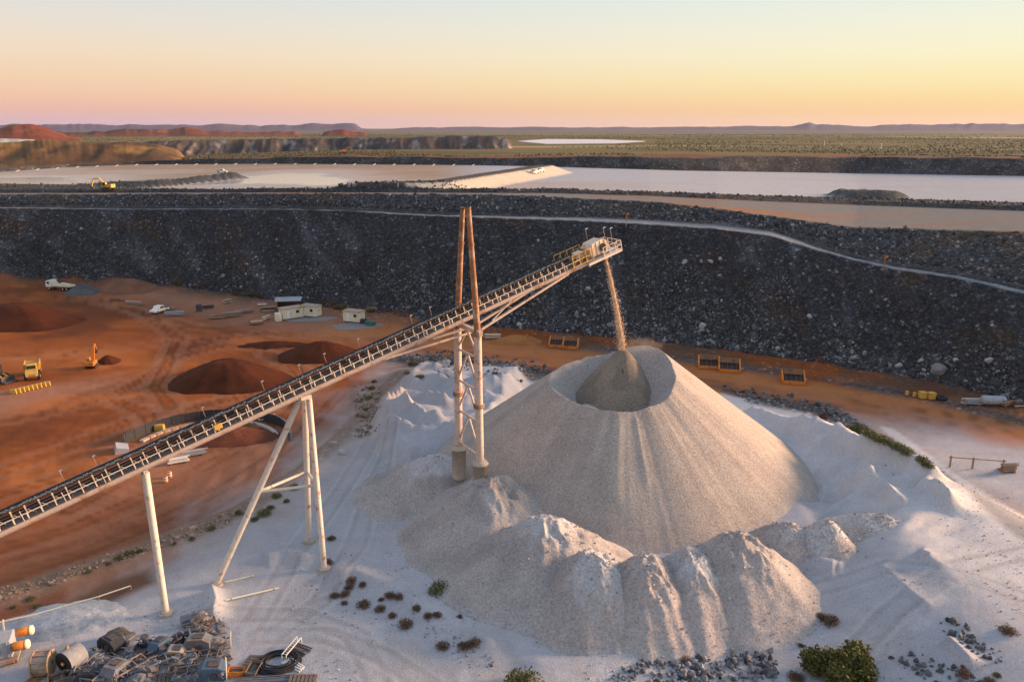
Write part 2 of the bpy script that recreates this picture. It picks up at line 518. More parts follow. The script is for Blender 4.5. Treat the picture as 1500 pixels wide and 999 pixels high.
def feat(pts):
    """a picture line -> (bearing, tangent of depression) sampled on AZ"""
    xs = np.linspace(pts[0][0], pts[-1][0], 400)
    ys = np.interp(xs, [p[0] for p in pts], [p[1] for p in pts])
    u, v = (xs - 750) / FPX, (499.5 - ys) / FPX
    dy, dz = cp_ + v * sp_, -sp_ + v * cp_
    return np.interp(AZ, np.arctan2(u, dy), -dz / np.hypot(u, dy))


t_toe = feat([(-260, 400), (0, 404), (200, 412), (330, 428), (400, 440), (520, 456), (640, 469), (740, 479), (850, 490), (1000, 504), (1100, 518), (1200, 531), (1350, 555), (1500, 590), (1750, 650)])
t_e1 = feat([(-260, 303), (0, 306), (200, 308), (400, 308), (500, 310), (600, 316), (700, 320), (850, 325), (950, 330), (1050, 337), (1130, 347), (1190, 366), (1250, 383), (1310, 396), (1400, 409), (1500, 432), (1750, 490)])
t_c2 = feat([(-260, 286), (0, 286), (250, 285), (500, 285), (750, 287), (950, 297), (1050, 307), (1130, 319), (1250, 335), (1350, 338), (1500, 342), (1750, 350)])
t_wt = feat([(-260, 284), (0, 283), (500, 282), (800, 283), (950, 287), (1100, 294), (1250, 300), (1500, 309), (1750, 318)])
t_pn = feat([(-260, 268), (0, 269), (120, 271), (200, 276), (280, 280), (500, 281), (800, 280), (1000, 285), (1250, 290), (1500, 297), (1750, 305)])
t_pf = feat([(-260, 262), (0, 252), (100, 245), (200, 241), (400, 240), (690, 242), (800, 244), (1000, 250), (1250, 254), (1500, 258), (1750, 262)])
t_pb = feat([(-260, 254), (0, 247), (150, 239), (300, 234), (500, 230), (760, 232), (1000, 231), (1250, 231), (1500, 232), (1750, 233)])
D_toe = CAM_H / t_toe
z_e1 = (CAM_H - t_e1 * D_toe) / (1 + 1.36 * t_e1)
D_e1 = D_toe + 1.36 * z_e1
D_b = D_e1 + 8.0; z_b = z_e1 + 0.5
z_c2 = (CAM_H - t_c2 * (D_b - 1.6 * z_b)) / (1 + 1.6 * t_c2)
z_c2 = np.maximum(z_c2, z_b + 1.0)
D_c2 = np.maximum(D_b + 1.6 * (z_c2 - z_b), D_b + 2)
D_wt = np.maximum((CAM_H - z_c2 + .5) / t_wt, D_c2 + 4)
z_wt = z_c2 - .5
D_wc = D_wt + 4; z_wc = z_wt + 1.0
z_pn = z_wt - 1.0
D_pn = np.maximum((CAM_H - z_pn) / t_pn, D_wc + 6)
D_pf = np.maximum((CAM_H - z_pn) / t_pf, D_pn + 30); z_pf = z_pn
z_pb = (CAM_H - t_pb * (D_pf - 1.7 * z_pf)) / (1 + 1.7 * t_pb)
z_pb = np.maximum(z_pb, z_pf + 1.5)
D_pb = D_pf + 1.7 * (z_pb - z_pf)
D_pl = D_pb + 60; z_pl = z_pb - 0.5
one = np.ones_like(AZ)
KD = [D_toe, D_e1, D_b, D_c2, D_wt, D_wc, D_pn, D_pf, D_pb, D_pl, 1600 * one, 3000 * one, 13000 * one]
KZ = [0 * one, z_e1, z_b, z_c2, z_wt, z_wc, z_pn, z_pf, z_pb, z_pl, 26 * one, 26 * one, 26 * one]
# past the frame's edges the banks run out into flat ground
fade = 1 - sm(R(37), R(44), np.abs(AZ))
KZ = [z * fade for z in KZ]
K = len(KD)

# ---- near ground shapes
white_poly = plan([(-200, 1040), (-60, 975), (60, 925), (140, 890), (225, 850), (290, 800), (370, 745), (440, 690), (500, 640), (545, 592), (585, 545), (620, 524), (700, 528), (790, 545),
                   (1060, 573), (1140, 585), (1210, 603), (1290, 640), (1360, 690), (1440, 735), (1560, 820), (1800, 1300), (750, 1500), (-500, 1500)])
edge_line = plan([(-200, 935), (0, 872), (100, 838), (200, 803), (290, 770), (360, 742), (440, 690), (500, 640), (545, 592), (590, 545)])
dune_poly = plan([(1075, 592), (1180, 607), (1260, 640), (1330, 680), (1392, 706), (1420, 750), (1440, 800), (1400, 850), (1310, 830), (1230, 790), (1180, 740), (1150, 680)], 3.5)
right_pale = plan([(1230, 600), (1330, 612), (1500, 640), (1800, 690), (1900, 1100), (1560, 830), (1440, 740), (1340, 680), (1270, 640)])
hollow = G(1205, 700, 2.5)[:2]
PILE = np.array([14.2, 97.5])
shelf_poly = plan([(552, 600), (575, 570), (620, 535), (770, 540), (740, 600), (690, 660), (640, 672), (600, 684), (566, 655)], 1.0)
RIDGES = [(plan(p, z), h, a, b) for p, z, h, a, b in [
    ([(1150, 612), (1215, 636), (1280, 668), (1345, 700), (1392, 712)], 3.5, .9, 2.2, .7),
    ([(1195, 640), (1260, 668), (1320, 696), (1368, 722)], 3.0, .6, 1.8, .6),
    ([(1222, 697), (1240, 706), (1268, 712), (1296, 722), (1312, 744), (1330, 752)], 3.0, .9, 1.4, .6),
    ([(1252, 692), (1258, 704), (1282, 712)], 3.0, .8, 1.0, .5),
    ([(1340, 706), (1368, 716), (1384, 734), (1392, 752)], 4.0, .9, 1.6, .7),
    ([(1085, 598), (1130, 618), (1180, 640), (1210, 664)], 2.5, .7, 1.8, .8),
    ([(1196, 690), (1206, 706), (1212, 722)], 2.0, .9, 1.2, .8),
    ([(1172, 832), (1196, 843), (1224, 850)], 1.0, .5, .9, .4), ([(1186, 830), (1205, 838), (1235, 847)], 1.0, .4, .9, .4),
    ([(1280, 850), (1310, 878), (1340, 905), (1365, 925)], 1.0, .18, 1.0, .4), ([(1375, 968), (1400, 990), (1420, 1010)], .5, .5, 1.0, .4),
    ([(1340, 832), (1358, 840), (1352, 848)], 2.0, .4, .8, .4),
    ([(560, 598), (590, 582), (625, 585), (665, 600)], 1.5, .9, 1.0, .6), ([(590, 590), (604, 615), (622, 632), (660, 640)], 1.5, 1.1, .8, 1.4),
    ([(566, 625), (590, 645), (640, 655), (680, 648)], 1.2, .8, .7, 1.0), ([(625, 560), (665, 572), (720, 570), (770, 560)], 1.5, .7, .9, .9),
    ([(470, 845), (520, 842), (580, 868), (640, 905), (700, 935), (740, 965)], .2, .5, 2.2, 1.3), ([(740, 975), (830, 972), (930, 960), (1040, 925), (1150, 885), (1190, 868)], .2, .3, 1.6, 1.6),
    ([(310, 862), (318, 890), (312, 912)], .2, .7, .8, 1.2), ([(385, 820), (420, 812), (462, 824)], .2, .5, 1.2, 1.0)]]


def near_z(x, y):
    x = np.asarray(x, float); y = np.asarray(y, float)
    w = sdist(white_poly, x, y)
    wm = sm(-3, 4, w)
    z = -0.8 * (1 - wm)
    d, t = pdist(edge_line, x, y)
    z += (0.9 + .5 * fbm(x * .25, y * .25, 5)) * np.exp(-(d / 2.2) ** 2) * sm(0, .1, t)
    # wind-worked white platform by the pile: a basin inside a rounded rim
    dd = sdist(dune_poly, x, y) + 2.2 * fbm(x * .07, y * .07, 15, 2)
    r = np.hypot(x - PILE[0], y - PILE[1])
    dirf = sm(-8, 12, (x - 47) * 0.5 + (y - 88) * 0.87)
    h = sm(-8, 2.0, dd) * dirf + sm(-34, 0, dd) * (1 - dirf) * sm(20, 44, x)
    z += h * (1.5 + 2.2 * sm(22.5, 37, r))
    z += (1.2 + .3 * sm(-4, -14, y - PILE[1]) * sm(4, -4, x - 34)) * np.exp(-np.maximum(0, r - 23.5) ** 2 / 34.) * (1 - sm(0, 4, dd))
    pl = sm(-2.0, 1.6, sdist(shelf_poly, x, y) + .8 * fbm(x * .3, y * .3, 12))
    z += 1.9 * pl
    near = (np.abs(x - 15) < 70) & (y > 45) & (y < 150)
    for ln, ht, wa, wb in RIDGES:
        d, t = pdist(ln, x, y)
        i = np.minimum((t * (len(ln) - 1)).astype(int), len(ln) - 2)
        L_ = np.asarray(ln); e = L_[i + 1] - L_[i]
        side = (e[..., 0] * (y - L_[i][..., 1]) - e[..., 1] * (x - L_[i][..., 0])) > 0
        wob = .35 * fbm(x * .5, y * .5, 14)
        z += 1.9 * ht * sm(0, .12, t) * (1 - sm(.85, 1, t)) * np.exp(-(np.abs(d + wob * .3) / np.where(side, wa, wb)) ** 1.3)
    wd = sm(-2, 6, dd) * sm(22, 28, r)
    q = (x * .35 - y * .93)
    cr = 1 - np.abs(fbm(x * .06 + q * .05, q * .22, 11, 3))
    z += wd * .95 * (sm(.6, 1, cr) - .3)
    cr2 = 1 - np.abs(fbm(x * .12 + .8 * fbm(x * .1, y * .1, 22), y * .16 + x * .04, 21, 3))
    z += pl * 1.1 * (sm(.55, 1, cr2) - .15)
    z -= 1.3 * np.exp(-((x - hollow[0]) ** 2 / 5 + (y - hollow[1]) ** 2 / 18))
    z += wm * .10 * fbm(x * .16, y * .16, 31) + (1 - wm) * .22 * fbm(x * .12, y * .12, 41)
    z += .035 * fbm(x * 1.1, y * 1.1, 51, 3)
    return z


def terrain_z(x, y):
    x = np.asarray(x, float); y = np.asarray(y, float)
    az = np.arctan2(x, y); D = np.hypot(x, y)
    azc = np.clip(az, AZ[0], AZ[-1])
    kd = [np.interp(azc, AZ, k) for k in KD]; kz = [np.interp(azc, AZ, k) for k in KZ]
    z = near_z(x, y) * (1 - sm(kd[0] - 14, kd[0], D))
    for k in range(K - 1):
        t = (D - kd[k]) / (kd[k + 1] - kd[k])
        z = np.where((t > 0) & (t <= 1), kz[k] + (kz[k + 1] - kz[k]) * np.clip(t, 0, 1), z)
    z = np.where(D > kd[-1], kz[-1], z)
    fd = np.interp(np.abs(az), [R(37), R(44)], [1, 0])
    # bank: tipped fans and rubble
    tb = np.clip((D - kd[0]) / (kd[1] - kd[0]), 0, 1)
    on = tb * (1 - tb) * 4
    z += fd * on * (2.6 * fbm(az * 38 + tb * 1.1, tb * 1.6, 61, 4) + .9 * fbm(x * .16, y * .22, 62, 4))
    edge = np.exp(-((D - kd[1] - 1.2) / 1.1) ** 2)
    z += fd * edge * (.15 + .3 * fbm(x * .5, y * .5, 63))
    t2 = np.clip((D - kd[2]) / (kd[3] - kd[2]), 0, 1)
    rub = sm(0, .35, t2) * (1 - sm(kd[3], kd[3] + 6, D))
    z += fd * rub * (.7 * np.abs(fbm(x * .16, y * .16, 64, 4)) + .3 * fbm(x * .5, y * .5, 65, 3))
    wr = sm(kd[4] - 1, kd[5], D) * (1 - sm(kd[5] + 1, kd[6], D))
    z += fd * wr * (.4 * fbm(x * .13, y * .13, 66, 4))
    # dividing dam
    d, t = pdist(DAM, x, y)
    z = np.where((D > kd[5]) & (D < kd[8]), np.maximum(z, dam_z + 3.4 - np.maximum(0, d - 4.0) * .36 + .1 * fbm(x * .2, y * .2, 67)), z)
    d, t = pdist(SPIT, x, y)
    sp = (spit_z + 1.0 + 2.6 * t + .5 * fbm(x * .15, y * .15, 68)) - np.maximum(0, d - 3) * .5
    z = np.where((D > kd[4]) & (D < kd[7]), np.maximum(z, sp), z)
    d, t = pdist(HEAP, x, y)
    sp = (heap_z + 2.6 + .8 * fbm(x * .2, y * .2, 69)) - np.maximum(0, d - 3) * .5
    z = np.where((D > kd[4]) & (D < kd[7]), np.maximum(z, sp), z)
    rb = np.clip((D - kd[7]) / (kd[8] - kd[7]), 0, 1)
    z += fd * rb * (1 - sm(kd[9], kd[9] + 60, D)) * 1.2 * fbm(x * .05, y * .05, 70, 4)
    return z


def zi(v, px, py=260):
    u, w = (px - 750) / FPX, (499.5 - py) / FPX
    return float(np.interp(math.atan2(u, cp_ + w * sp_), AZ, v))


dam_z = zi(z_pn, 650); spit_z = zi(z_pn, 260); heap_z = zi(z_pn, 1270)
DAM = [G(485, 285, dam_z)[:2], G(640, 263, dam_z + 4)[:2], G(796, 240.5, dam_z + 4)[:2]]
SPIT = [G(120, 273, spit_z)[:2], G(230, 264, spit_z + 2)[:2], G(310, 256, spit_z + 3)[:2], G(335, 255, spit_z + 3)[:2]]
HEAP = [G(1240, 284, heap_z + 1)[:2], G(1300, 286, heap_z + 1)[:2]]


def zq(x, y):
    """ground height at one point, read off the finished sheet"""
    a, D = math.atan2(x, y), math.hypot(x, y)
    j = min(max(int(np.searchsorted(az, a)), 1), len(az) - 1)
    f = (a - az[j - 1]) / (az[j] - az[j - 1])
    return float(np.interp(D, Dg[:, j - 1], ZG[:, j - 1]) * (1 - f) + np.interp(D, Dg[:, j], ZG[:, j]) * f)


def GP(px, py):
    """where the ground is met along one measured line of sight"""
    d = ray(px, py); t0, t = 20.0, 20.0
    while t < 5000:
        p = d * t
        if CAM_H + p[2] < zq(p[0], p[1]): break
        t0, t = t, t * 1.006 + .05
    for _ in range(12):
        m = (t0 + t) / 2; p = d * m
        if CAM_H + p[2] < zq(p[0], p[1]): t = m
        else: t0 = m
    p = d * t
    return np.array([p[0], p[1], zq(p[0], p[1])])


def lerp3(a, b, t):
    a = np.asarray(a, float); b = np.asarray(b, float)
    return a + (b - a) * np.asarray(t)[..., None]


TRACKS = [plan(p) for p in [
    [(-50, 700), (80, 655), (190, 610), (300, 585), (420, 570), (520, 530)], [(-50, 730), (90, 690), (230, 625), (290, 590), (420, 555), (500, 525)],
    [(-20, 800), (100, 765), (220, 715), (330, 660), (420, 600), (480, 545)], [(0, 840), (120, 800), (240, 750), (340, 700), (430, 640), (500, 570)],
    [(-50, 620), (60, 600), (170, 570), (240, 530), (260, 490), (200, 450), (100, 430)], [(-50, 520), (80, 515), (200, 500), (330, 490), (450, 480), (560, 490)],
    [(130, 430), (240, 465), (340, 482), (460, 487), (600, 500)], [(250, 590), (225, 560), (250, 520), (330, 500), (420, 505)], [(430, 590), (450, 560), (430, 530), (390, 512)],
    [(100, 740), (190, 690), (230, 640), (215, 600), (170, 580)], [(-50, 780), (60, 730), (150, 690), (260, 660), (360, 640)],
    [(600, 505), (800, 525), (1000, 548), (1200, 575), (1500, 615)], [(600, 512), (800, 531), (1000, 556), (1200, 585), (1500, 630)],
    [(1260, 610), (1340, 640), (1420, 680), (1510, 740)], [(1290, 600), (1400, 640), (1510, 670)], [(1440, 740), (1470, 710), (1500, 690), (1530, 700)]]]


WETP = [plan([(240, 273), (330, 268), (420, 262), (470, 264), (508, 273), (495, 284), (380, 284), (290, 280)], 20.5), plan([(-150, 268), (0, 261), (100, 261), (170, 265), (120, 271), (0, 272), (-150, 276)], 20.5)]


WTRACKS = [plan(p) for p in [[(330, 1010), (400, 930), (470, 880), (520, 800), (545, 720), (580, 640)], [(300, 1010), (380, 900), (440, 800), (500, 720), (560, 620)], [(560, 1010), (520, 930), (440, 900), (340, 900), (250, 930), (60, 960)],
    [(640, 1010), (560, 960), (480, 930), (380, 930)], [(1200, 1010), (1300, 930), (1400, 880), (1510, 850)], [(900, 1010), (1050, 930), (1180, 880), (1300, 870), (1420, 900), (1510, 930)]]]


def terrain_col(x, y):
    az = np.arctan2(x, y); D = np.hypot(x, y); azc = np.clip(az, AZ[0], AZ[-1])
    kd = [np.interp(azc, AZ, k) for k in KD]
    n1 = fbm(x * .03, y * .03, 81, 5); n2 = fbm(x * .15, y * .15, 82, 4); n3 = fbm(x * .02 + y * .05, y * .12 - x * .03, 83, 4)
    red = np.array((.29, .082, .02)); redl = np.array((.40, .13, .035)); redd = np.array((.115, .036, .014)); pink = np.array((.35, .175, .11))
    white = np.array((.375, .38, .405)); grey = np.array((.16, .165, .17)); dark = np.array((.07, .071, .076)); brown = np.array((.13, .085, .055))
    c = lerp3(red, redl, sm(-.2, .5, n3)); c = lerp3(c, redd, sm(.0, .5, n1 + .35 * n2 + .3 * fbm(x * .06 + y * .05, y * .25 - x * .1, 97, 4)) * .85)  # dark dirt tone, also painted in for the yard's broad shadows
    rocky = np.zeros_like(x); wet = np.zeros_like(x)

    def blend(cl, t):
        nonlocal c
        c = lerp3(c, np.asarray(cl, float), np.clip(t, 0, 1))

    # paler trampled ground
    for pts, ww in (([(140, 415), (420, 420), (620, 470), (640, 500), (500, 490), (330, 470), (200, 440)], 9), ([(-60, 575), (120, 552), (170, 545), (150, 565), (0, 600), (-80, 610)], 4),
                    ([(560, 520), (690, 488), (1000, 525), (1200, 560), (1500, 600), (1700, 640), (1700, 660), (1300, 585), (900, 520)], 5),
                    ([(200, 640), (330, 650), (520, 590), (560, 560), (520, 650), (420, 720), (260, 790), (60, 870), (-100, 900), (-100, 850), (150, 760)], 12)):
        d = sdist(plan(pts), x, y)
        blend(pink, sm(-ww, ww, d + 4 * n2) * .75)
    # road of orange dirt behind the pile
    d, t = pdist(plan([(520, 480), (700, 505), (900, 530), (1100, 560), (1300, 590), (1500, 612), (1700, 640)]), x, y)
    blend((.42, .155, .052), sm(10, 5, d + 1.5 * n2) * .9)
    blend((.26, .11, .05), sm(.25, .6, fbm(x * .1, y * 1.1 + x * .18, 84, 3)) * sm(9, 4, d) * .5)
    # tracks curving over the red ground
    for cx, cy, rr in ((-62, 96, 26), (-45, 84, 40), (-90, 120, 60), (-40, 120, 34)):
        r = np.hypot(x - cx, y - cy)
        blend(redd, sm(.3, .7, vn(r * .9, np.arctan2(y - cy, x - cx) * 2, 85)) * sm(14, 4, np.abs(r - rr)) * .38)
    # wheel ruts
    for pts in TRACKS:
        d, t = pdist(pts, x, y)
        g = np.abs(np.abs(d + .5 * n2) - .95)
        blend(redd * .9, sm(.5, .2, g) * .45 * sm(-.6, .1, n2)); blend(pink * .9, sm(1.1, .8, np.abs(d + .5 * n2 - 2.1)) * .3)
    # brown weedy strip under the bank
    s = np.exp(-((D - kd[0] + 3) / 6) ** 2)
    blend(brown, s * sm(-.5, .3, n2) * .8); rocky = np.maximum(rocky, s * .5)
    s2 = np.exp(-((D - kd[0] + 9) / 1.6) ** 2) * sm(R(3), R(8), az)
    blend(grey * .8, s2 * .85 * sm(-.5, .1, n2)); rocky = np.maximum(rocky, s2 * .9)
    # pale flat at the right
    d = sdist(right_pale, x, y)
    blend((.38, .375, .395), sm(-6, 9, d + 3 * n2)); blend((.38, .30, .26), sm(.1, .5, fbm(x * .05, y * .7 + x * .1, 86, 3)) * sm(-4, 5, d) * .55)
    # white ground
    w = sdist(white_poly, x, y)
    lf = sm(-8, -20, x) * sm(62, 72, y)
    wm = sm(-2.0 - 9 * lf, 2.0 + 3 * lf, w + (1.5 + 4 * lf) * n2 + 2.5 * lf * fbm(x * .5 + y * .1, y * .2, 96, 3) + .8 * fbm(x * .6, y * .6, 87, 3))
    wc = lerp3(white, (.34, .335, .35), sm(0, .7, n2)); wc = lerp3(wc, (.43, .435, .46), sm(.1, .6, n1)); wc = lerp3(wc, (.52, .51, .51), sm(34, 46, x + .3 * (y - 80)) * .8); wc = lerp3(wc, (.36, .345, .345), sm(.15, .45, fbm(x * .35 + y * .1, y * .08, 98, 4)) * sm(70, 60, y) * .6)
    for pts in WTRACKS:
        d, t = pdist(pts, x, y)
        g = np.abs(np.abs(d + .25 * n2) - .9)
        wc = lerp3(wc, (.30, .29, .29), sm(.42, .15, g) * .55 * sm(-.7, 0, n2)); wc = lerp3(wc, (.47, .46, .46), sm(.3, .1, np.abs(np.abs(d + .25 * n2) - 1.45)) * .4)
    pk = np.exp(-(pdist(edge_line, x, y)[0] / 7) ** 2)
    wc = lerp3(wc, (.40, .33, .29), pk * .8)
    c = lerp3(c, wc, wm)
    gd = np.exp(-(np.hypot((x - 9), (y - 57)) / 14) ** 2); c = lerp3(c, (.45, .42, .39), gd * .5 * sm(-.3, .3, n2) * wm)
    # rough edge bank
    d, t = pdist(edge_line, x, y)
    blend((.29, .20, .145), sm(2.8, .8, d + .8 * n2) * .8); rocky = np.maximum(rocky, sm(2.5, .8, d) * .35)
    d = sdist(plan([(-60, 925), (60, 890), (150, 845), (215, 825), (228, 845), (150, 875), (40, 915), (-60, 950)]), x, y)
    blend((.13, .075, .05), sm(-1, .8, d + n2))
    # grey rubble strips beside the white ground
    for pts in ([(575, 520), (640, 512), (720, 522), (800, 535), (830, 545), (780, 556), (690, 553), (620, 545)], [(1050, 562), (1130, 577), (1220, 594), (1275, 625), (1300, 650), (1250, 632), (1190, 606), (1100, 588)]):
        d = sdist(plan(pts), x, y)
        a = sm(-2, 2, d + 2.0 * n2); blend(grey * .75, a * .9); rocky = np.maximum(rocky, a)
    # ditch right of the white bank
    d, t = pdist(plan([(1290, 640), (1380, 700), (1450, 755), (1530, 830)]), x, y)
    blend((.20, .20, .21), sm(4.5, 2.5, d + n2) * .8)
    blend((.60, .60, .61), sm(1.2, .5, pdist(plan([(1300, 620), (1400, 690), (1480, 745), (1560, 810)]), x, y)[0] + .5 * n2) * .6)
    # ---- the dark bank and all beyond
    bank = sm(kd[0] - 1.5, kd[0] + 1.5, D + 2 * n2)
    streak = fbm(az * 40 + (D - kd[0]) * .05, (D - kd[0]) * .09, 88, 5)
    bc = lerp3(dark, (.125, .13, .14), sm(.02, .55, streak)); bc = lerp3(bc, (.105, .072, .05), sm(.12, .5, fbm(az * 22 + (D - kd[0]) * .03, (D - kd[0]) * .10, 89, 4)) * .7)
    bc = lerp3(bc, dark * .6, sm(.1, .6, n2) * .6)
    c = lerp3(c, bc, bank); rocky = np.where(bank > .5, .9, rocky)
    wdr = 1.6 + 1.6 * fbm(az * 60, az * 0, 107, 3) * sm(R(0), R(-6), azc) + 2.4 * sm(R(-8), R(0), azc) + 3.5 * sm(R(2), R(8), azc) * sm(R(22), R(15), azc) - 1.5 * sm(R(18), R(24), azc)
    b1 = sm(kd[1] + .2, kd[1] + 1.2, D) * (1 - sm(kd[1] + wdr, kd[1] + wdr + 1.5, D + n2)); blend((.31, .315, .325), b1 * (.95 - .5 * sm(R(-4), R(-14), azc) * sm(-.2, .4, n2))); rocky *= 1 - b1 * .7
    b1b = sm(kd[1] + 5, kd[1] + 6.5, D) * (1 - sm(kd[2], kd[2] + 1, D)); blend((.13, .125, .125), b1b * .8)
    b2 = sm(kd[2] + .5, kd[2] + 2, D) * (1 - sm(kd[3], kd[3] + 2, D)); blend(lerp3(dark * 1.7, (.17, .14, .105), sm(.0, .45, n2 + .4 * n1)), b2)
    b3 = sm(kd[3] + 1, kd[3] + 4, D) * (1 - sm(kd[4] - 2, kd[4], D))
    fl = lerp3((.17, .165, .16), (.26, .135, .075), sm(.0, .5, fbm(x * .02, y * .09, 90, 4))); blend(fl, b3); rocky *= 1 - b3 * .9
    b4 = sm(kd[4] - 1, kd[4] + 1, D) * (1 - sm(kd[6] - 3, kd[6], D)); blend(lerp3(dark * 1.1, (.10, .085, .07), sm(0, .5, n2)), b4)
    # ponds of tailings
    b5 = sm(kd[6] - 2, kd[6] + 2, D) * (1 - sm(kd[7] - 4, kd[7], D))
    fr = (D - kd[6]) / (kd[7] - kd[6]); left = 1 - sm(R(-6), R(-1), az)
    pl = lerp3((.30, .225, .165), (.39, .34, .295), sm(0, .6, fbm(x * .01, y * .03, 91, 4)))
    pr = lerp3((.36, .37, .395), (.36, .315, .295), sm(.0, .5, fbm(x * .008, y * .04, 92, 4) + .5 * (.5 - fr)))
    blend(lerp3(pr, pl, left), b5); rocky *= 1 - b5
    wd_ = np.maximum(*[sdist(p, x, y) for p in WETP])
    wetm = left * b5 * sm(-3, 5, wd_ + 16 * fbm(x * .03, y * .05, 93, 4))
    blend((.46, .43, .40), left * b5 * sm(-40, 5, wd_ + 16 * fbm(x * .02, y * .03, 99, 4)) * .7)
    wet = np.maximum(wet, wetm * .9); blend((.40, .36, .31), wetm * .5)
    c = np.where((wetm > .3)[..., None], c * .98, c)
    b6 = sm(kd[7] - 4, kd[7], D) * (1 - sm(kd[8], kd[8] + 12, D)); blend(lerp3((.075, .075, .078), (.13, .125, .12), sm(-.1, .4, n2)), b6); rocky = np.maximum(rocky, b6 * .7)
    b7 = sm(kd[8], kd[8] + 12, D)
    pn = fbm(x * .006, y * .012, 94, 5)
    pc = lerp3((.15, .12, .05), (.085, .078, .038), sm(-.2, .3, pn)); pc = lerp3(pc, (.33, .25, .11), sm(.12, .5, fbm(x * .002, y * .008, 95, 5)))
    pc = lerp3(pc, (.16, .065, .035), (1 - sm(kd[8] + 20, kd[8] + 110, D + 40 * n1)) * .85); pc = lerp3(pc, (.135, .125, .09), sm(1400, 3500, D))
    c = lerp3(c, pc, b7); rocky *= 1 - b7
    # dam's sunlit face painted pale, its shaded face dark; crown road dark; spit and heap dark
    m = (D > kd[5]) & (D < kd[8])
    d, t = pdist(DAM, x, y)
    dd = np.where(m, d, 99)
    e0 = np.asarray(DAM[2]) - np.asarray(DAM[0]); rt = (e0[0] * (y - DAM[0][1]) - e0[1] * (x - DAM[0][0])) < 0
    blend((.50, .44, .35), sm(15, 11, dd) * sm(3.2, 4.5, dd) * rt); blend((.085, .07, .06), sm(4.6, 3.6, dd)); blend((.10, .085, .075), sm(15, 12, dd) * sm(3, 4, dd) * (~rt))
    k = sm(18, 10, dd); rocky *= 1 - k; wet *= 1 - k
    for ln, rr in ((SPIT, 9), (HEAP, 8)):
        d = np.where(m, pdist(ln, x, y)[0], 99)
        k = sm(rr + 1, rr - 2, d); blend((.10, .105, .10), k); rocky = np.maximum(rocky, k * .6); wet *= 1 - k
    return np.clip(c, 0, 1), np.clip(rocky, 0, 1), np.clip(wet, 0, 1)


# ---- one ground sheet, finer where it is nearer
az = np.concatenate([np.linspace(-180, -62, 20), np.linspace(-56, -37, 16), np.linspace(-35.5, 35.5, 800), np.linspace(37, 56, 16), np.linspace(62, 180, 20)[:-1]])
az = np.radians(az)
azc = np.clip(az, AZ[0], AZ[-1])
segs = [(None, 470), (0, 105), (1, 10), (2, 40), (3, 24), (4, 6), (5, 8), (6, 50), (7, 14), (8, 10), (9, 34), (10, 14), (11, 8)]
rows = []
kdz = [np.interp(azc, AZ, k) for k in KD]
for k, n in segs:
    t = (np.arange(n) / n)[:, None]
    if k is None:
        rows.append(1 / (1 / 24.0 + (1 / kdz[0] - 1 / 24.0)[None, :] * t))
    elif k >= 8:
        rows.append(1 / (1 / kdz[k] + (1 / kdz[k + 1] - 1 / kdz[k])[None, :] * t))
    else:
        rows.append(kdz[k] + (kdz[k + 1] - kdz[k])[None, :] * t)
Dg = np.concatenate(rows + [np.full((1, len(az)), 13000.0)], 0)
Dg = np.concatenate([np.full((1, len(az)), 0.5), Dg], 0)
X = (Dg * np.sin(az)).ravel(); Y = (Dg * np.cos(az)).ravel()
Zt = terrain_z(X, Y)
ZG = Zt.reshape(Dg.shape)
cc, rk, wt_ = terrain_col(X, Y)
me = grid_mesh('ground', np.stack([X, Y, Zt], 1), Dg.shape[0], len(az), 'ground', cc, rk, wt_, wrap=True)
tag(put('ground', me), kind='structure')


# ------------------------------------------------------------------ hills and far banks
def hill(name, top, base_y, Dist, depth, cols, zb, seed=0, rough=1.0, rockiness=0.0, dsh=0.0):
    """a ridge whose skyline follows measured heights at one distance, with a front and a back flank"""
    n = max(40, int((top[-1][0] - top[0][0]) / 2.0)); nr = 22
    xs = np.linspace(top[0][0], top[-1][0], n); ys = np.interp(xs, [p[0] for p in top], [p[1] for p in top])
    V = np.zeros((nr, n, 3)); C = np.zeros((nr, n, 3))
    u = (xs - 750) / FPX; v = (499.5 - ys) / FPX
    dy, dz = cp_ + v * sp_, -sp_ + v * cp_
    a = np.arctan2(u, dy); hz = CAM_H + Dist * dz / np.hypot(u, dy)
    hz = hz + (hz - zb) * (.30 if Dist > 1800 else .07) * fbm(xs / (14 + 10 * (Dist > 4000)), xs * 0 + seed, seed + 2, 4)
    hz = np.maximum(hz, zb + .1)
    endf = sm(0, .06, np.linspace(0, 1, n)) * (1 - sm(.94, 1, np.linspace(0, 1, n)))
    for r in range(nr):
        t = r / (nr - 1)
        h = 1 - abs(t - .5) / .5
        Dd = Dist + (t - .5) * 2 * depth
        px, py = Dd * np.sin(a), Dd * np.cos(a)
        f = fbm(px / depth * 1.3 + seed, py / depth * 1.3, seed, 4); g = np.abs(fbm(px / depth * 3, py / depth * .8, seed + 3, 4))
        prof = h ** .85
        zz = zb - 3 + (hz - zb + 3) * endf * np.clip(prof + rough * (.22 * f - .3 * g) * h * (1 - h) * 2.5, 0, 1.05)
        V[r] = np.stack([px, py, zz], 1)
        C[r] = lerp3(cols[0], cols[1], sm(-.3, .5, f + .5 * g)); C[r] = lerp3(C[r], cols[2], sm(.2, .6, fbm(px / depth * 4, py / depth * 4, seed + 9, 4)))
    me = grid_mesh(name, V.reshape(-1, 3), nr, n, 'far' if not rockiness else 'ground', C.reshape(-1, 3), np.full(nr * n, rockiness), np.zeros(nr * n))
    return tag(put(name, me), kind='structure')


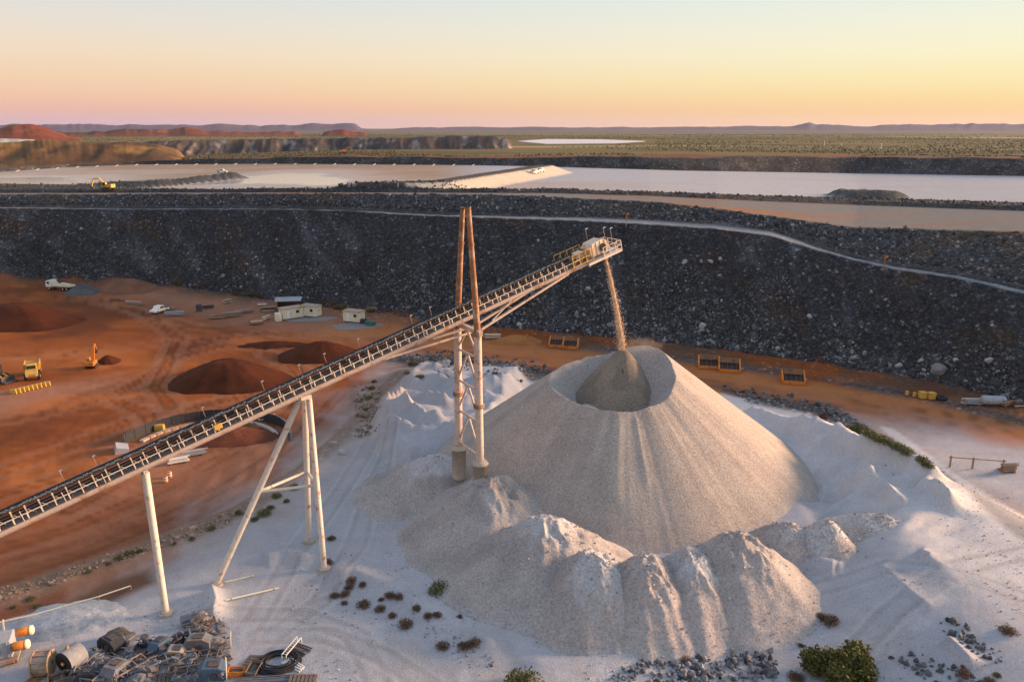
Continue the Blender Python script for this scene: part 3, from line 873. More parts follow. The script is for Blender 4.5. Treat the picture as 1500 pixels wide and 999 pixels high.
purple = [(.105, .085, .13), (.135, .10, .135), (.075, .065, .105)]  # distance haze is put into these hill colours as blue-violet
redh = [(.17, .05, .028), (.085, .04, .028), (.24, .095, .042)]
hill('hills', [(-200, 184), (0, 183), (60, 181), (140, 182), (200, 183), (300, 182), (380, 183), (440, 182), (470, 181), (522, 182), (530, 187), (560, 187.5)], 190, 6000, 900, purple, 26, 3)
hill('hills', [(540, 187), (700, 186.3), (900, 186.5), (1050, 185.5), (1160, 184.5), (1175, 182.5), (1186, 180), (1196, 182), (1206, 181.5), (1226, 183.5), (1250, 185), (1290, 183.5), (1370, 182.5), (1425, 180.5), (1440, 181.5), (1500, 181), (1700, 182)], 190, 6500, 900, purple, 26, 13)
hill('hills', [(60, 192), (110, 194), (150, 192), (190, 190), (215, 187), (245, 189), (270, 186), (300, 191), (330, 192), (360, 194), (390, 193), (430, 192), (450, 194)], 204, 2200, 260, redh, 26, 23, rough=1.5)
hill('hills', [(470, 194), (490, 190), (505, 189), (525, 193), (540, 196)], 200, 2000, 120, redh, 26, 33)
hill('hills', [(-120, 196), (-40, 190), (0, 188), (20, 182), (40, 180.5), (55, 181.5), (75, 189), (100, 199), (130, 205)], 206, 1500, 130, redh, 26, 43, rough=.9)
hill('hills', [(-200, 222), (-60, 210), (30, 206), (60, 202), (95, 205), (140, 208), (190, 206), (230, 211), (265, 219), (285, 228)], 236, 640, 60, [(.15, .09, .04), (.085, .05, .03), (.24, .135, .045)], 23, 53, rough=1.3)
gb = [(.065, .062, .068), (.105, .08, .065), (.25, .225, .21)]
hill('spoil_bank', [(160, 213), (180, 207), (260, 205), (380, 203), (480, 201), (520, 201), (600, 200), (680, 198), (720, 198), (745, 203), (775, 216)], 222, 690, 26, gb, 24, 63, rough=1.7)
hill('spoil_bank', [(-160, 206), (-60, 204), (20, 203), (60, 205), (110, 212)], 215, 980, 30, [(.38, .40, .38), (.30, .31, .30), (.45, .46, .44)], 25, 73, rough=.5)
# far evaporation pond
zf = 28.0
poly = [(758, 207), (800, 204), (880, 204.5), (945, 207), (900, 210.5), (800, 211)]
b = MB(); pts = [G(px, py, zf) for px, py in poly]
b.add(pts + [p - np.array([0, 0, 3]) for p in pts], [tuple(range(6))[::-1]] + [(i, (i + 1) % 6, 6 + (i + 1) % 6, 6 + i) for i in range(6)])
M['pond'] = mat('pale_salt_crust', (.60, .57, .56), .6, var=.1, scale=.01)
tag(b.build('pond', 'pond'), kind='structure')


# ------------------------------------------------------------------ heaps
SURF = []


def heap(name, label, cat, c, zpk, zbase, slope, m, cols, rnd=1.0, ecc=(1, 1), rot=0.0, seed=0, gully=.25, nr=46, na=110, group=None, flat=0.0, cap=0.0):
    """a tipped heap: polar grid about its peak, gullied flanks, skirt buried in the ground"""
    Rm = (zpk - zbase) / slope + rnd + flat + 2.5
    th = np.linspace(0, 2 * np.pi, na, endpoint=False); rr = (np.arange(nr) / (nr - 1)) ** .9 * Rm
    T, RR = np.meshgrid(th, rr)
    wob = 1 + .14 * fbm(np.cos(T) * 1.5 + seed, np.sin(T) * 1.5, seed, 3)
    lx, ly = RR * np.cos(T) * ecc[0] * wob, RR * np.sin(T) * ecc[1] * wob
    x = c[0] + lx * math.cos(rot) - ly * math.sin(rot); y = c[1] + lx * math.sin(rot) + ly * math.cos(rot)
    de = np.maximum(0, RR - flat); d = np.sqrt(de ** 2 + rnd ** 2) - rnd
    g = fbm(np.cos(T) * 3.2 + seed, np.sin(T) * 3.2 + RR * .05, seed + 5, 4)
    z = zpk - slope * d * (1 + .10 * fbm(np.cos(T) * 1.2, np.sin(T) * 1.2 + seed, seed + 7, 3)) + gully * (g - .9 * np.abs(fbm(np.cos(T) * 2.2 - seed, np.sin(T) * 2.2 + RR * .03, seed + 11, 3))) * sm(1, 6, RR) + .13 * fbm(x * 1.1, y * 1.1, seed + 2, 3) + cap * sm(6, 1, RR) * (.5 - np.abs(fbm(x * .45, y * .45, seed + 6, 4)) * 1.3) + flat * .12 * fbm(x * .35, y * .35, seed + 4, 3)
    gz = terrain_z(x.ravel(), y.ravel()).reshape(x.shape)
    z = np.maximum(z, gz - .35)
    n = fbm(x * .3, y * .3, seed + 8, 4)
    C = lerp3(cols[0], cols[1], sm(-.3, .5, n + .5 * g))
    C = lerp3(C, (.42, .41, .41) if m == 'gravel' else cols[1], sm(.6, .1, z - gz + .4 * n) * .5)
    if m == 'gravel':
        k = np.flatnonzero((z - gz).ravel() > -.1); SURF.append(np.stack([x, y, z], -1).reshape(-1, 3)[k])
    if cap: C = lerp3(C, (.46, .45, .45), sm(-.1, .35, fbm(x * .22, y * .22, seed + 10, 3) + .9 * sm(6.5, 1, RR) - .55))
    V = np.stack([x - c[0], y - c[1], z - zbase], -1)
    me = grid_mesh(name, V.reshape(-1, 3), nr, na, m, C.reshape(-1, 3), np.zeros(V[..., 0].size), np.zeros(V[..., 0].size), wrap=True)
    o = put(name, me, None, (c[0], c[1], zbase))
    return tag(o, label, cat, group)


# ---- main stockpile
na, nr = 420, 200
th = np.linspace(0, 2 * np.pi, na, endpoint=False)
rad = np.concatenate([np.linspace(0, 12, 96)[:-1], np.linspace(12, 28, nr - 95)])
T, RR = np.meshgrid(th, rad)
ct, st_ = np.cos(T), np.sin(T)
deg = np.degrees(th)
# rim radius and height by direction (0 = right, 90 = away, 270 = towards the drone)
k_d = [0, 25, 50, 75, 100, 130, 160, 180, 205, 235, 270, 300, 330, 360]
k_r = [6.6, 6.4, 6.4, 6.5, 6.8, 7.8, 9.2, 9.5, 9.1, 8.2, 7.8, 7.3, 6.8, 6.6]
k_z = [15.3, 16.5, 17.0, 16.3, 15.3, 14.6, 13.9, 13.5, 12.9, 12.4, 12.2, 12.7, 14.0, 15.3]
rim_r = np.interp(deg, k_d, k_r) + .25 * fbm(np.cos(th) * 4, np.sin(th) * 4, 101)
rim_z = np.interp(deg, k_d, k_z) + .25 * fbm(np.cos(th) * 3, np.sin(th) * 3, 102)
x = PILE[0] + RR * ct; y = PILE[1] + RR * st_
out_ = rim_z[None] - (RR - rim_r[None]) * .74 - .015 * np.maximum(0, 0)
inn = rim_z[None] - (rim_r[None] - RR) * .80
gul = fbm(ct * 7, st_ * 7 + RR * .025, 103, 4); fine = fbm(ct * 26, st_ * 26 + RR * .05, 104, 3)
fwd = sm(-.2, .9, -st_)
zo = out_ + sm(0, 3, RR - rim_r[None]) * (.07 * gul + .02 * fine * (1 + fwd))
# avalanche runs down the front
run = np.exp(-((T - R(262)) / .10) ** 2) * sm(0, 1.5, RR - rim_r[None]) * (1 - sm(9, 11.5, RR - rim_r[None] + 2 * gul))
run2 = np.exp(-((T - R(274)) / .035) ** 2) * sm(0, 1.5, RR - rim_r[None]) * (1 - sm(7, 9, RR - rim_r[None]))
run3 = np.exp(-((T - R(250)) / .04) ** 2) * sm(0, 1, RR - rim_r[None]) * (1 - sm(5, 8, RR - rim_r[None]))
zo += .14 * run * (.6 + np.abs(fine)) + .14 * run2 + .12 * run3
ic = PILE + np.array([0.4, 2.4])
ri = np.hypot((x - ic[0]) * (1 + .25 * (x > ic[0])), y - ic[1])
icone = 17.2 - 1.12 * (np.sqrt(ri ** 2 + .6) - .77) + .10 * fbm(x * 1.2, y * 1.2, 105, 3)
ledge = 9.4 + 2.2 * np.exp(-(((x - PILE[0] + 4.8) / 2.2) ** 2 + ((y - PILE[1] + 3.6) / 2.6) ** 2)) + .2 * fbm(x * .5, y * .5, 106)
zin = np.maximum(np.maximum(inn, icone), ledge)
k = .35
zc = np.where(RR < rim_r[None], np.minimum(zin, rim_z[None] + 2.5), zo)
zc = np.where(RR < rim_r[None], zc, np.maximum(zo, np.where(RR < rim_r[None] + 2, icone, -9)))
gz = terrain_z(x.ravel(), y.ravel()).reshape(x.shape)
zc = np.maximum(zc, gz - .5)
grain = fbm(x * .8, y * .8, 107, 3)
c0 = lerp3((.41, .355, .31), (.355, .312, .28), sm(-.3, .5, gul + .4 * fine))
c0 = lerp3(c0, (.43, .38, .33), np.clip(run + run2 + run3, 0, 1) * .8)
c0 = lerp3(c0, (.38, .375, .37), np.clip(sm(14, 22, RR - rim_r[None] + 4 * gul), 0, 1) * .35)
c0 = lerp3(c0, (.41, .405, .41), sm(.9, .1, zc - gz) * .35)
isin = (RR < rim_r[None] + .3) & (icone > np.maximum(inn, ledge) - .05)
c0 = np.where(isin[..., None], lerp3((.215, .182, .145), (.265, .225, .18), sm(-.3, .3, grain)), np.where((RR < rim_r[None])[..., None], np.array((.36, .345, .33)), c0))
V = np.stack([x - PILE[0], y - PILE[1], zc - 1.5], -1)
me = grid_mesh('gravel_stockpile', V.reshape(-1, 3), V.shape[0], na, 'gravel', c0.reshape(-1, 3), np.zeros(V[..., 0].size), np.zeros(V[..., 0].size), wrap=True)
tag(put('gravel_stockpile', me, None, (PILE[0], PILE[1], 1.5)), 'huge cone of crushed grey gravel with a crater top under the conveyor head', 'gravel pile')

gc = [(.40, .365, .345), (.34, .312, .298)]
gc2 = [(.44, .39, .365), (.37, .335, .315)]
LOBES = [
    ('broad grey gravel mound at the left foot of the steel mast', 640, 670, 5.0, .66, 2.5, (1.15, 1.0), 0),
    ('tall gravel mound holding the front concrete footing of the mast', 724, 704, 6.2, .62, 2.0, (1.05, 1.1), 1),
    ('long gravel mound with a lit rippled crest between mast and front lobes', 798, 764, 6.0, .64, 1.2, (1.15, 1.05), 2),
    ('rounded gravel mound, leftmost of the four front lobes below the cone', 868, 820, 5.2, .78, 2.0, (.85, 1.05), 3),
    ('narrow rounded gravel mound, second from the left of the four front lobes', 948, 824, 5.2, .80, 1.9, (.78, 1.05), 4),
    ('smaller gravel mound, third from the left of the four front lobes', 1014, 814, 5.2, .80, 1.8, (.72, 1.05), 5),
    ('large pinkish gravel mound, rightmost of the four front lobes', 1084, 790, 6.0, .76, 1.7, (1.0, 1.0), 6),
    ('small gravel mound wedged between the big cone and the pointed pile', 1156, 768, 4.2, .75, 1.2, (1, .9), 7),
    ('steep pointed gravel pile standing alone right of the front lobes', 1213, 764, 4.9, .95, .7, (1.0, 1.0), 8),
    ('low flat gravel pile on the white sand right of the pointed pile', 1288, 756, 4.3, .45, 1.0, (1.3, .8), 9),
]
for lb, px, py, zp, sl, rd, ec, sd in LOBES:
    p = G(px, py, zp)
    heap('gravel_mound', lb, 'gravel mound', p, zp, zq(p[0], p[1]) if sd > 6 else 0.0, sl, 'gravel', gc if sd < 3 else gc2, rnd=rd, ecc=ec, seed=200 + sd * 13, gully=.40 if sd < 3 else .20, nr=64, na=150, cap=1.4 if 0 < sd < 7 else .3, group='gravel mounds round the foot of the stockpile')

rc = [(.092, .026, .011), (.062, .019, .009)]
for lb, px, py, h, sl, rd, ec, cl, fl, sd in [
    ('wide dark red dirt mound in the middle of the red yard', 336, 556, 3.8, .52, 1.6, (1.12, .9), rc, 1.2, 0),
    ('broad dark red dirt mound at the left edge of the yard', 26, 472, 4.6, .5, 2, (1.3, .9), rc, 1.6, 1),
    ('small pointed red dirt mound beside the conveyor', 472, 521, 3.0, .5, 1, (1.3, .9), rc, .5, 2),
    ('very low dark red dirt mound behind the small pointed one', 405, 505, .7, .2, 1, (1.2, .6), rc, 1, 3),
    ('brown dirt mound at the foot of the dark bank', 187, 424, 3.0, .5, 1, (1.3, .9), [(.22, .105, .06), (.17, .08, .05)], 1, 4),
    ('pale grey gravel pile at the foot of the dark bank', 204, 422, 1.5, .45, .6, (1.1, .9), [(.34, .35, .37), (.29, .30, .32)], .4, 5),
    ('dark grey rubble pile beside the white tray truck', 122, 429, 2.4, .6, .8, (1.0, .9), [(.11, .11, .11), (.08, .085, .085)], .6, 6),
    ('small dark red spoil pile right of the orange excavator', 158, 530, 1.4, .7, .4, (1, 1), rc, .1, 7),
    ('low crumbled red dirt mound under the conveyor beside the ring wall', 330, 640, 1.4, .4, .8, (1.6, .8), [(.19, .06, .03), (.13, .045, .025)], .8, 8),
    ('low orange dirt mound between the mast and the orange trays', 757, 500, 1.3, .5, .6, (1.5, .7), [(.38, .16, .05), (.28, .11, .04)], .8, 9),
    ('pale grey low heap of sand in the yard above the belt roll', 130, 912, .5, .25, .6, (1.6, .8), [(.42, .44, .46), (.35, .37, .39)], .8, 10)]:
    p = GP(px, py)
    heap('dirt_mound' if 'dirt' in lb or 'spoil' in lb else 'rubble_mound', lb, 'mound', p, p[2] + h, p[2], sl, 'dirt', cl, rnd=rd, ecc=ec, seed=400 + sd * 17, gully=.18, flat=fl, nr=30, na=64, group='dirt and rubble heaps in the yard')

# ------------------------------------------------------------------ conveyor
cA, cH = Vector(YP(213, 689, 66.9)), Vector(YP(897, 372, 99.2))
ex = (cH - cA).normalized()
ey = Vector((0, 0, 1)).cross(ex).normalized()          # across, away from the drone
ez = ex.cross(ey)
LEN = (cH - cA).length
conv = thing('belt_conveyor', 'long inclined belt conveyor rising from the left edge to the crater of the gravel cone', 'conveyor')
conv.matrix_world = Matrix((ex, ey, ez)).transposed().to_4x4()
conv.location = cA
S0, S1, W = -27.0, LEN, 2.1                             # local x range, stringer spacing


def cw(x, y, z): return cA + ex * x + ey * y + ez * z


b = MB()
for y in (0.12, W - .12):
    b.bar((S0, y, .21), (S1, y, .21), .07, .42); b.bar((S0, y, .03), (S1, y, .03), .26, .05); b.bar((S0, y, .42), (S1, y, .42), .26, .05)
for x in np.arange(S0 + 1, S1, 3.0): b.bar((x, .16, .2), (x, W - .16, .2), .14, .2)
b.build('stringer_frame', 'chord_steel', conv)
M['deck_grate'] = mat('walkway_grating', (.13, .115, .105), .85, var=.35, scale=4)
proto = MB().box((0, 0, 0), (2.94, W - .1, .05)).mesh('deck_plate', M['deck_grate'])
for x in np.arange(S0 + 1.5, S1 - 1, 3.0): put('deck_plate', proto, conv, (x, W / 2, .475))
f = MB()
f.bar((0, .10, .48), (0, .10, 1.02), .09, .09, (1, 0, 0)); f.bar((0, W - .25, .48), (0, W - .25, 1.35), .09, .09, (1, 0, 0))
f.bar((0, .95, .48), (0, .95, 1.42), .13, .10, (1, 0, 0)); f.bar((0, .9, 1.22), (0, W - .2, 1.22), .1, .1)
f.bar((.5, .95, .5), (0, .95, 1.1), .05, .05); f.bar((0, .1, .56), (0, W - .25, .56), .06, .06)
fm = f.mesh('idler_frame', M['beige_paint'])
rm = MB().tube((0, .98, 1.36), (0, 1.22, 1.30), .07, n=6).tube((0, 1.22, 1.30), (0, 1.62, 1.30), .07, n=6).tube((0, 1.62, 1.30), (0, 1.88, 1.38), .07, n=6).mesh('idler_roller', M['dark_steel'])
for x in np.arange(S0 + .6, S1 - 6.5, 1.12):
    o = put('idler_frame', fm, conv, (x, 0, 0)); put('idler_roller', rm, o)
pm = MB().bar((0, .05, .45), (0, .05, 1.45), .06, .06, (1, 0, 0)).mesh('handrail_post', M['pale_steel'])
for x in np.arange(S0 + .2, S1 - 5, 3.36): put('handrail_post', pm, conv, (x, 0, 0))
b = MB(); b.bar((S0, .95, 1.0), (S1 - 5, .95, 1.0), .08, .10); b.bar((S0, W - .25, 1.0), (S1 - 5, W - .25, 1.0), .08, .10)
b.build('middle_rail', 'dark_steel', conv)
MB().bar((S0, .10, 1.03), (S1 - 5, .10, 1.03), .07, .07).build('handrail', 'pale_steel', conv)
n = int((S1 - 4 - S0) / .9)
sec = [(.92, 1.52), (1.18, 1.40), (1.66, 1.40), (1.94, 1.52)]
b = MB()
v = [(S0 + (S1 - 3.2 - S0) * i / n, y, z + .012 * math.sin(i * 7.0)) for i in range(n + 1) for (y, z) in sec]
v2 = [(p[0], p[1], p[2] - .03) for p in v]
fc = [(4 * i + k, 4 * i + 4 + k, 4 * i + 5 + k, 4 * i + k + 1) for i in range(n) for k in range(3)]
b.add(v + v2, fc + [tuple(q + len(v) for q in reversed(a)) for a in fc] + [(4 * i + 3, 4 * i + 7, len(v) + 4 * i + 7, len(v) + 4 * i + 3) for i in range(n)] + [(4 * i + 4, 4 * i, len(v) + 4 * i, len(v) + 4 * i + 4) for i in range(n)])
b.build('carrying_belt', 'rubber', conv)
MB().box(((S0 + S1 - 4) / 2, 1.45, .82), (S1 - 4 - S0, .95, .03)).build('return_belt', 'rubber', conv)
MB().bar((S0, W - .02, 1.30), (S1 - 6, W - .02, 1.30), .06, .34).build('wind_guard', 'rubber', conv)
v = MB()
r_ = random.Random(3)
for i in range(900):                                    # ore lying in the trough
    x = S0 + (S1 - 4 - S0) * i / 900; y = 1.42 + r_.uniform(-.22, .22); z = 1.415
    s = r_.uniform(.05, .12)
    v.add([(x - s, y - s, z), (x + s, y - s, z), (x + s, y + s, z), (x - s, y + s, z), (x, y, z + s * 1.1)], [(0, 1, 4), (1, 2, 4), (2, 3, 4), (3, 0, 4)])
tag(v.build('ore', 'sandfall', conv), kind='stuff')
# lamp poles on the far side
for px in (2, 108, 158, 316, 400, 452, 488, 536, 612, 640, 706):
    x = (Vector(YP(px, 689 - (px - 213) * .46, 66.9 + 31.7 * (px - 213) / 671)) - cA).dot(ex)
    o = MB().tube((x, W + .02, .3), (x, W + .02, 2.5), .03, n=6).build('lamp_pole', 'dusty_steel', conv)
    MB().box((x + .1, W + .02, 2.53), (.26, .12, .09)).build('lamp', 'grey_sheet', o)
for x in (7.2,): MB().box((x, .03, .95), (.75, .22, .5), bev=.04).build('control_box', 'yellow_paint', conv)
# head end
hx = S1 - 2.0
b = MB(); b.box((hx + .4, W / 2, .30), (5.6, W + 1.3, .10)); b.bar((hx - 2.4, -.55, .2), (hx + 3.2, -.55, .2), .1, .32); b.bar((hx - 2.4, W + .55, .2), (hx + 3.2, W + .55, .2), .1, .32)
b.build('head_platform', 'pale_steel', conv)
rotl = math.asin(ex.z)
h = MB()
h.prism([(hx - 1.0, .36), (hx + 1.5, .36), (hx + 1.9, .9), (hx + 1.75, 1.9), (hx + 1.1, 2.25), (hx - .7, 2.15), (hx - 1.15, 1.6)], .35, W - .1)
hh = h.build('head_chute_housing', 'beige_paint', conv)
for k in range(4):
    x = hx - .7 + k * .68
    MB().bar((x, .31, .4), (x, .31, 2.1), .09, .07, (0, 1, 0)).build('stiffener_rib', 'beige_paint', hh)
MB().tube((hx + .9, .2, 1.25), (hx + .9, W, 1.25), .5, n=16).build('head_pulley', 'rubber', conv)
MB().box((hx + 1.6, W / 2 + .1, -.1), (1.3, 1.4, .7)).build('discharge_spout', 'dusty_steel', conv)


def rail_cage(y, x0, x1, z0, z1, m):
    b = MB(); nn = max(2, int((x1 - x0) / .9))
    for k in range(nn + 1):
        x = x0 + (x1 - x0) * k / nn; b.bar((x, y, z0), (x, y, z1), .08, .08, (1, 0, 0))
    for z in (z1, (z0 + z1) / 2, z0 + .12): b.bar((x0, y, z), (x1, y, z), .07, .07)
    for k in range(nn): b.bar((x0 + (x1 - x0) * k / nn, y, z0 + .1), (x0 + (x1 - x0) * (k + 1) / nn, y, z1 - .1), .035, .035)
    return b.build('guard_rail', m, conv)


rail_cage(-.2, hx - 4.4, hx - 1.2, .45, 2.0, 'yellow_paint'); rail_cage(W + .3, hx - 5.2, hx - 1.0, .45, 2.0, 'yellow_paint')
rail_cage(-.6, hx + .2, hx + 3.15, .35, 1.5, 'pale_steel'); rail_cage(W + .6, hx - .6, hx + 3.15, .35, 1.5, 'pale_steel')
b = MB()
for y in np.linspace(-.55, W + .55, 5): b.bar((hx + 3.17, y, .35), (hx + 3.17, y, 1.5), .07, .07, (1, 0, 0))
for z in (.95, 1.5): b.bar((hx + 3.17, -.6, z), (hx + 3.17, W + .6, z), .07, .07)
b.build('guard_rail', 'pale_steel', conv)
for x, y, z in ((hx + .3, W + .2, 3.6), (hx + 2.4, .1, 3.2), (hx + 2.9, W - .1, 2.9)):
    o = MB().tube((x, y, .35), (x, y, z), .04, n=6).build('lamp_pole', 'dusty_steel', conv); MB().box((x + .15, y, z), (.4, .14, .1)).build('lamp', 'grey_sheet', o)
MB().box((hx - 2.2, W - .5, 1.1), (1.3, .9, .9), bev=.1).tube((hx - 3.4, W - .5, 1.0), (hx - 2.8, W - .5, 1.0), .36, n=12).build('drive_motor', 'beige_paint', conv)
# knee braces down to the mast
def px_on_conv(px, py, y, z):
    """local x where the conveyor passes under a picture column"""
    best, bx_ = 1e9, 0
    for x in np.arange(S0, S1, .1):
        p = np.array(cw(x, y, z)) - np.array([0, 0, CAM_H]); yc = p[1] * cp_ - p[2] * sp_
        q = abs(750 + FPX * p[0] / yc - px)
        if q < best: best, bx_ = q, x
    return bx_


xm = px_on_conv(688, 0, W / 2, 0)
xr = px_on_conv(826, 0, W / 2, 0); xl = px_on_conv(556, 0, W / 2, 0)
for y in (.2, W - .2):
    MB().tube((xm + .5, y, -1.75), (xr, y, -.02), .17, n=10).build('brace_pipe', 'worn_steel', conv)
    MB().tube((xm - .5, y, -1.6), (xl, y, -.02), .14, n=10).build('brace_pipe', 'worn_steel', conv)
xk = px_on_conv(752, 0, 0, 0)
MB().tube((xm + 2.2, .2, -1.35), (xk, .2, 0), .08, n=8).build('brace_pipe', 'pale_steel', conv)
for t in (.35, .7):
    MB().tube((xm + .5 + (xr - xm) * t, .2, -1.75 * (1 - t)), (xm + .5 + (xr - xm) * t, W - .2, -1.75 * (1 - t)), .07, n=6).build('brace_tie', 'pale_steel', conv)

# ------------------------------------------------------------------ supports
p0 = GP(243, 899)
po = thing('support_post', 'single cream steel post nearest the drone, under the lower run of the conveyor', 'support post', p0)
t0 = cA + ey * .35 - ez * .02 - Vector(p0)
MB().tube((0, 0, .1), t0 - Vector((0, 0, .3)), .33, .36, n=18).build('post', 'pale_steel', po)
MB().tube((0, 0, -.3), (0, 0, .25), .75, .7, n=12).tube((0, 0, .25), (0, 0, .33), .5, n=12).build('footing', 'concrete', po)
MB().bar(t0 + Vector((0, 0, -.2)) - ey * .35, t0 + Vector((0, 0, -.2)) + ey * (W - .3), .35, .38).build('crosshead', 'pale_steel', po)

xt = px_on_conv(443, 0, W / 2, 0)
feet = [GP(317, 857), GP(475, 834), GP(453, 794)]
tr = thing('support_trestle', 'three-legged cream pipe trestle standing on the white sand under the conveyor', 'support trestle', feet[0])
O = Vector(feet[0])
tops = [cw(xt - .35, W / 2, -.45) - O, cw(xt + .35, .45, -.45) - O, cw(xt + .35, W - .45, -.45) - O]
bl = [Vector(f) - O for f in feet]
for q, t in zip(bl, tops):
    o = MB().tube(q + Vector((0, 0, .1)), t, .32, .31, n=18).build('leg', 'pale_steel', tr)
    MB().tube(q + Vector((0, 0, -.4)), q + Vector((0, 0, .3)), .72, .66, n=10).build('footing', 'concrete', o)
m = [q + (t - q) * .5 for q, t in zip(bl, tops)]
for i, j in ((0, 1), (0, 2), (1, 2)): MB().tube(m[i], m[j], .16, n=10).build('tie_pipe', 'pale_steel', tr)
MB().bar(cw(xt, .0, -.22) - O, cw(xt, W, -.22) - O, 1.1, .4).build('crosshead', 'pale_steel', tr)

# the mast
zb_ = 6.2
fF, fB = Vector(G(703, 674, zb_ + 2.0)), Vector(G(672, 652, zb_ + 2.0))
mid = (fF + fB) / 2
cc_ = cw(xm, W / 2, 0)
acr = (fB - fF).normalized()
mast = thing('support_mast', 'tall rusty twin-legged A-frame mast straddling the conveyor beside the gravel cone', 'mast', (mid.x, mid.y, 4.6))
O = Vector((mid.x, mid.y, 4.6))
zc_ = cw(xm, 0, 0).z
topF, topB = Vector(YP(686, 304, mid.y - .15)), Vector(YP(677.5, 305, mid.y + .15))
for nm, bt, tp in (('front', fF, topF), ('rear', fB, topB)):
    bt = bt - O; tp = tp - O
    kn = Vector((bt.x + (tp.x - bt.x) * .12, bt.y + (tp.y - bt.y) * .12, zc_ - O.z - 1.0))
    lo = MB().tube(bt, kn, .46, .44, n=18).build('lower_leg', 'worn_steel', mast)
    MB().tube(bt + (kn - bt) * .42, bt + (kn - bt) * .42 + (kn - bt).normalized() * .16, .62, n=18).tube(bt + (kn - bt) * .42 + (kn - bt).normalized() * .28, bt + (kn - bt) * .42 + (kn - bt).normalized() * .44, .62, n=18).build('flange', 'rust_steel', lo)
    MB().tube(bt + (kn - bt) * .97, kn, .56, n=18).build('flange', 'rust_steel', lo)
    up = MB().tube(kn, tp, .37, .27, n=18).build('upper_leg', 'rust_steel', mast)
    MB().tube(tp - (tp - kn).normalized() * .03, tp + (tp - kn).normalized() * .08, .32, n=18).build('end_cap', 'dark_steel', up)
    for t in (.35, .7): MB().tube(kn + (tp - kn) * t, kn + (tp - kn) * (t + .012), .38, n=16).build('weld_collar', 'rust_steel', up)
    MB().lathe([(.85, -4.2), (.85, -.45), (1.05, -.45), (1.05, -.4), (.72, 0), (.5, .02)], bt, n=8).build('footing', 'concrete', mast)
a0, b0 = fF - O, fB - O
kF = Vector((a0.x + (topF.x - O.x - a0.x) * .12, a0.y + (topF.y - O.y - a0.y) * .12, zc_ - O.z - 1.0))
kB = Vector((b0.x + (topB.x - O.x - b0.x) * .12, b0.y + (topB.y - O.y - b0.y) * .12, zc_ - O.z - 1.0))
MB().bar(kF - acr * .8, kB + acr * .8, .5, .5).build('crossbeam', 'worn_steel', mast)
lev = [0.03, .3, .55, .8]
for i, t in enumerate(lev):
    MB().tube(a0 + (kF - a0) * t, b0 + (kB - b0) * t, .14, n=8).build('lattice_tie', 'worn_steel', mast)
    t2 = lev[i + 1] if i < 3 else .98
    mm = (a0 + (kF - a0) * t2 + b0 + (kB - b0) * t2) / 2
    MB().tube(a0 + (kF - a0) * (t + .01), mm, .13, n=8).build('lattice_brace', 'worn_steel', mast)
    MB().tube(b0 + (kB - b0) * (t + .01), mm, .13, n=8).build('lattice_brace', 'worn_steel', mast)

# ------------------------------------------------------------------ falling gravel
sp0 = np.array(cw(hx + 1.75, W / 2 + .1, -.4)); sp1 = np.array([PILE[0] + .15, PILE[1] + 2.2, 17.0])
N = 60000
t = rng.rand(N) ** .85
ctr = sp0[None] + (sp1 - sp0)[None] * np.stack([1 - (1 - t) ** 1.25, 1 - (1 - t) ** 1.25, t], 1)
wdt = (.075 + .15 * t)[:, None]
ps = ctr + np.stack([rng.randn(N), rng.randn(N), rng.randn(N) * .2], 1) * wdt * np.where(rng.rand(N, 1) < .05, 1.9, .6)
sz = rng.uniform(.014, .036, N)


def scatter(name, P, S, m, base, faces, tint, parent=None, rot=True, flat=(1, 1, 1)):
    """many small solids joined into one mesh, each turned and scaled by itself"""
    n = len(P); k = len(base); B = np.asarray(base, float)
    q = rng.randn(n, 4); q /= np.linalg.norm(q, axis=1)[:, None]
    w, x, y, z = q.T
    Rm = np.stack([1 - 2 * (y * y + z * z), 2 * (x * y - z * w), 2 * (x * z + y * w), 2 * (x * y + z * w), 1 - 2 * (x * x + z * z), 2 * (y * z - x * w), 2 * (x * z - y * w), 2 * (y * z + x * w), 1 - 2 * (x * x + y * y)], 1).reshape(n, 3, 3)
    s3 = S[:, None] * rng.uniform(.6, 1.35, (n, 3))
    V = np.einsum('nij,nkj->nki', Rm, B[None] * s3[:, None, :] * (1 + .24 * rng.randn(n, k, 1))) * np.array(flat) + P[:, None, :]
    F = (np.asarray(faces)[None] + (np.arange(n) * k)[:, None, None]).reshape(-1, 3)
    me = bpy.data.meshes.new(name)
    me.vertices.add(n * k); me.vertices.foreach_set('co', V.astype(np.float32).ravel())
    me.loops.add(F.size); me.loops.foreach_set('vertex_index', F.astype(np.int32).ravel())
    me.polygons.add(len(F)); me.polygons.foreach_set('loop_start', np.arange(0, F.size, 3, dtype=np.int32))
    me.update(calc_edges=True)
    a = me.attributes.new('tint', 'FLOAT', 'POINT'); a.data.foreach_set('value', np.repeat(tint, k).astype(np.float32))
    me.polygons.foreach_set('use_smooth', np.zeros(len(F), bool))
    me.materials.append(M[m]); me.validate()
    o = put(name, me, parent)
    return tag(o, kind='stuff')


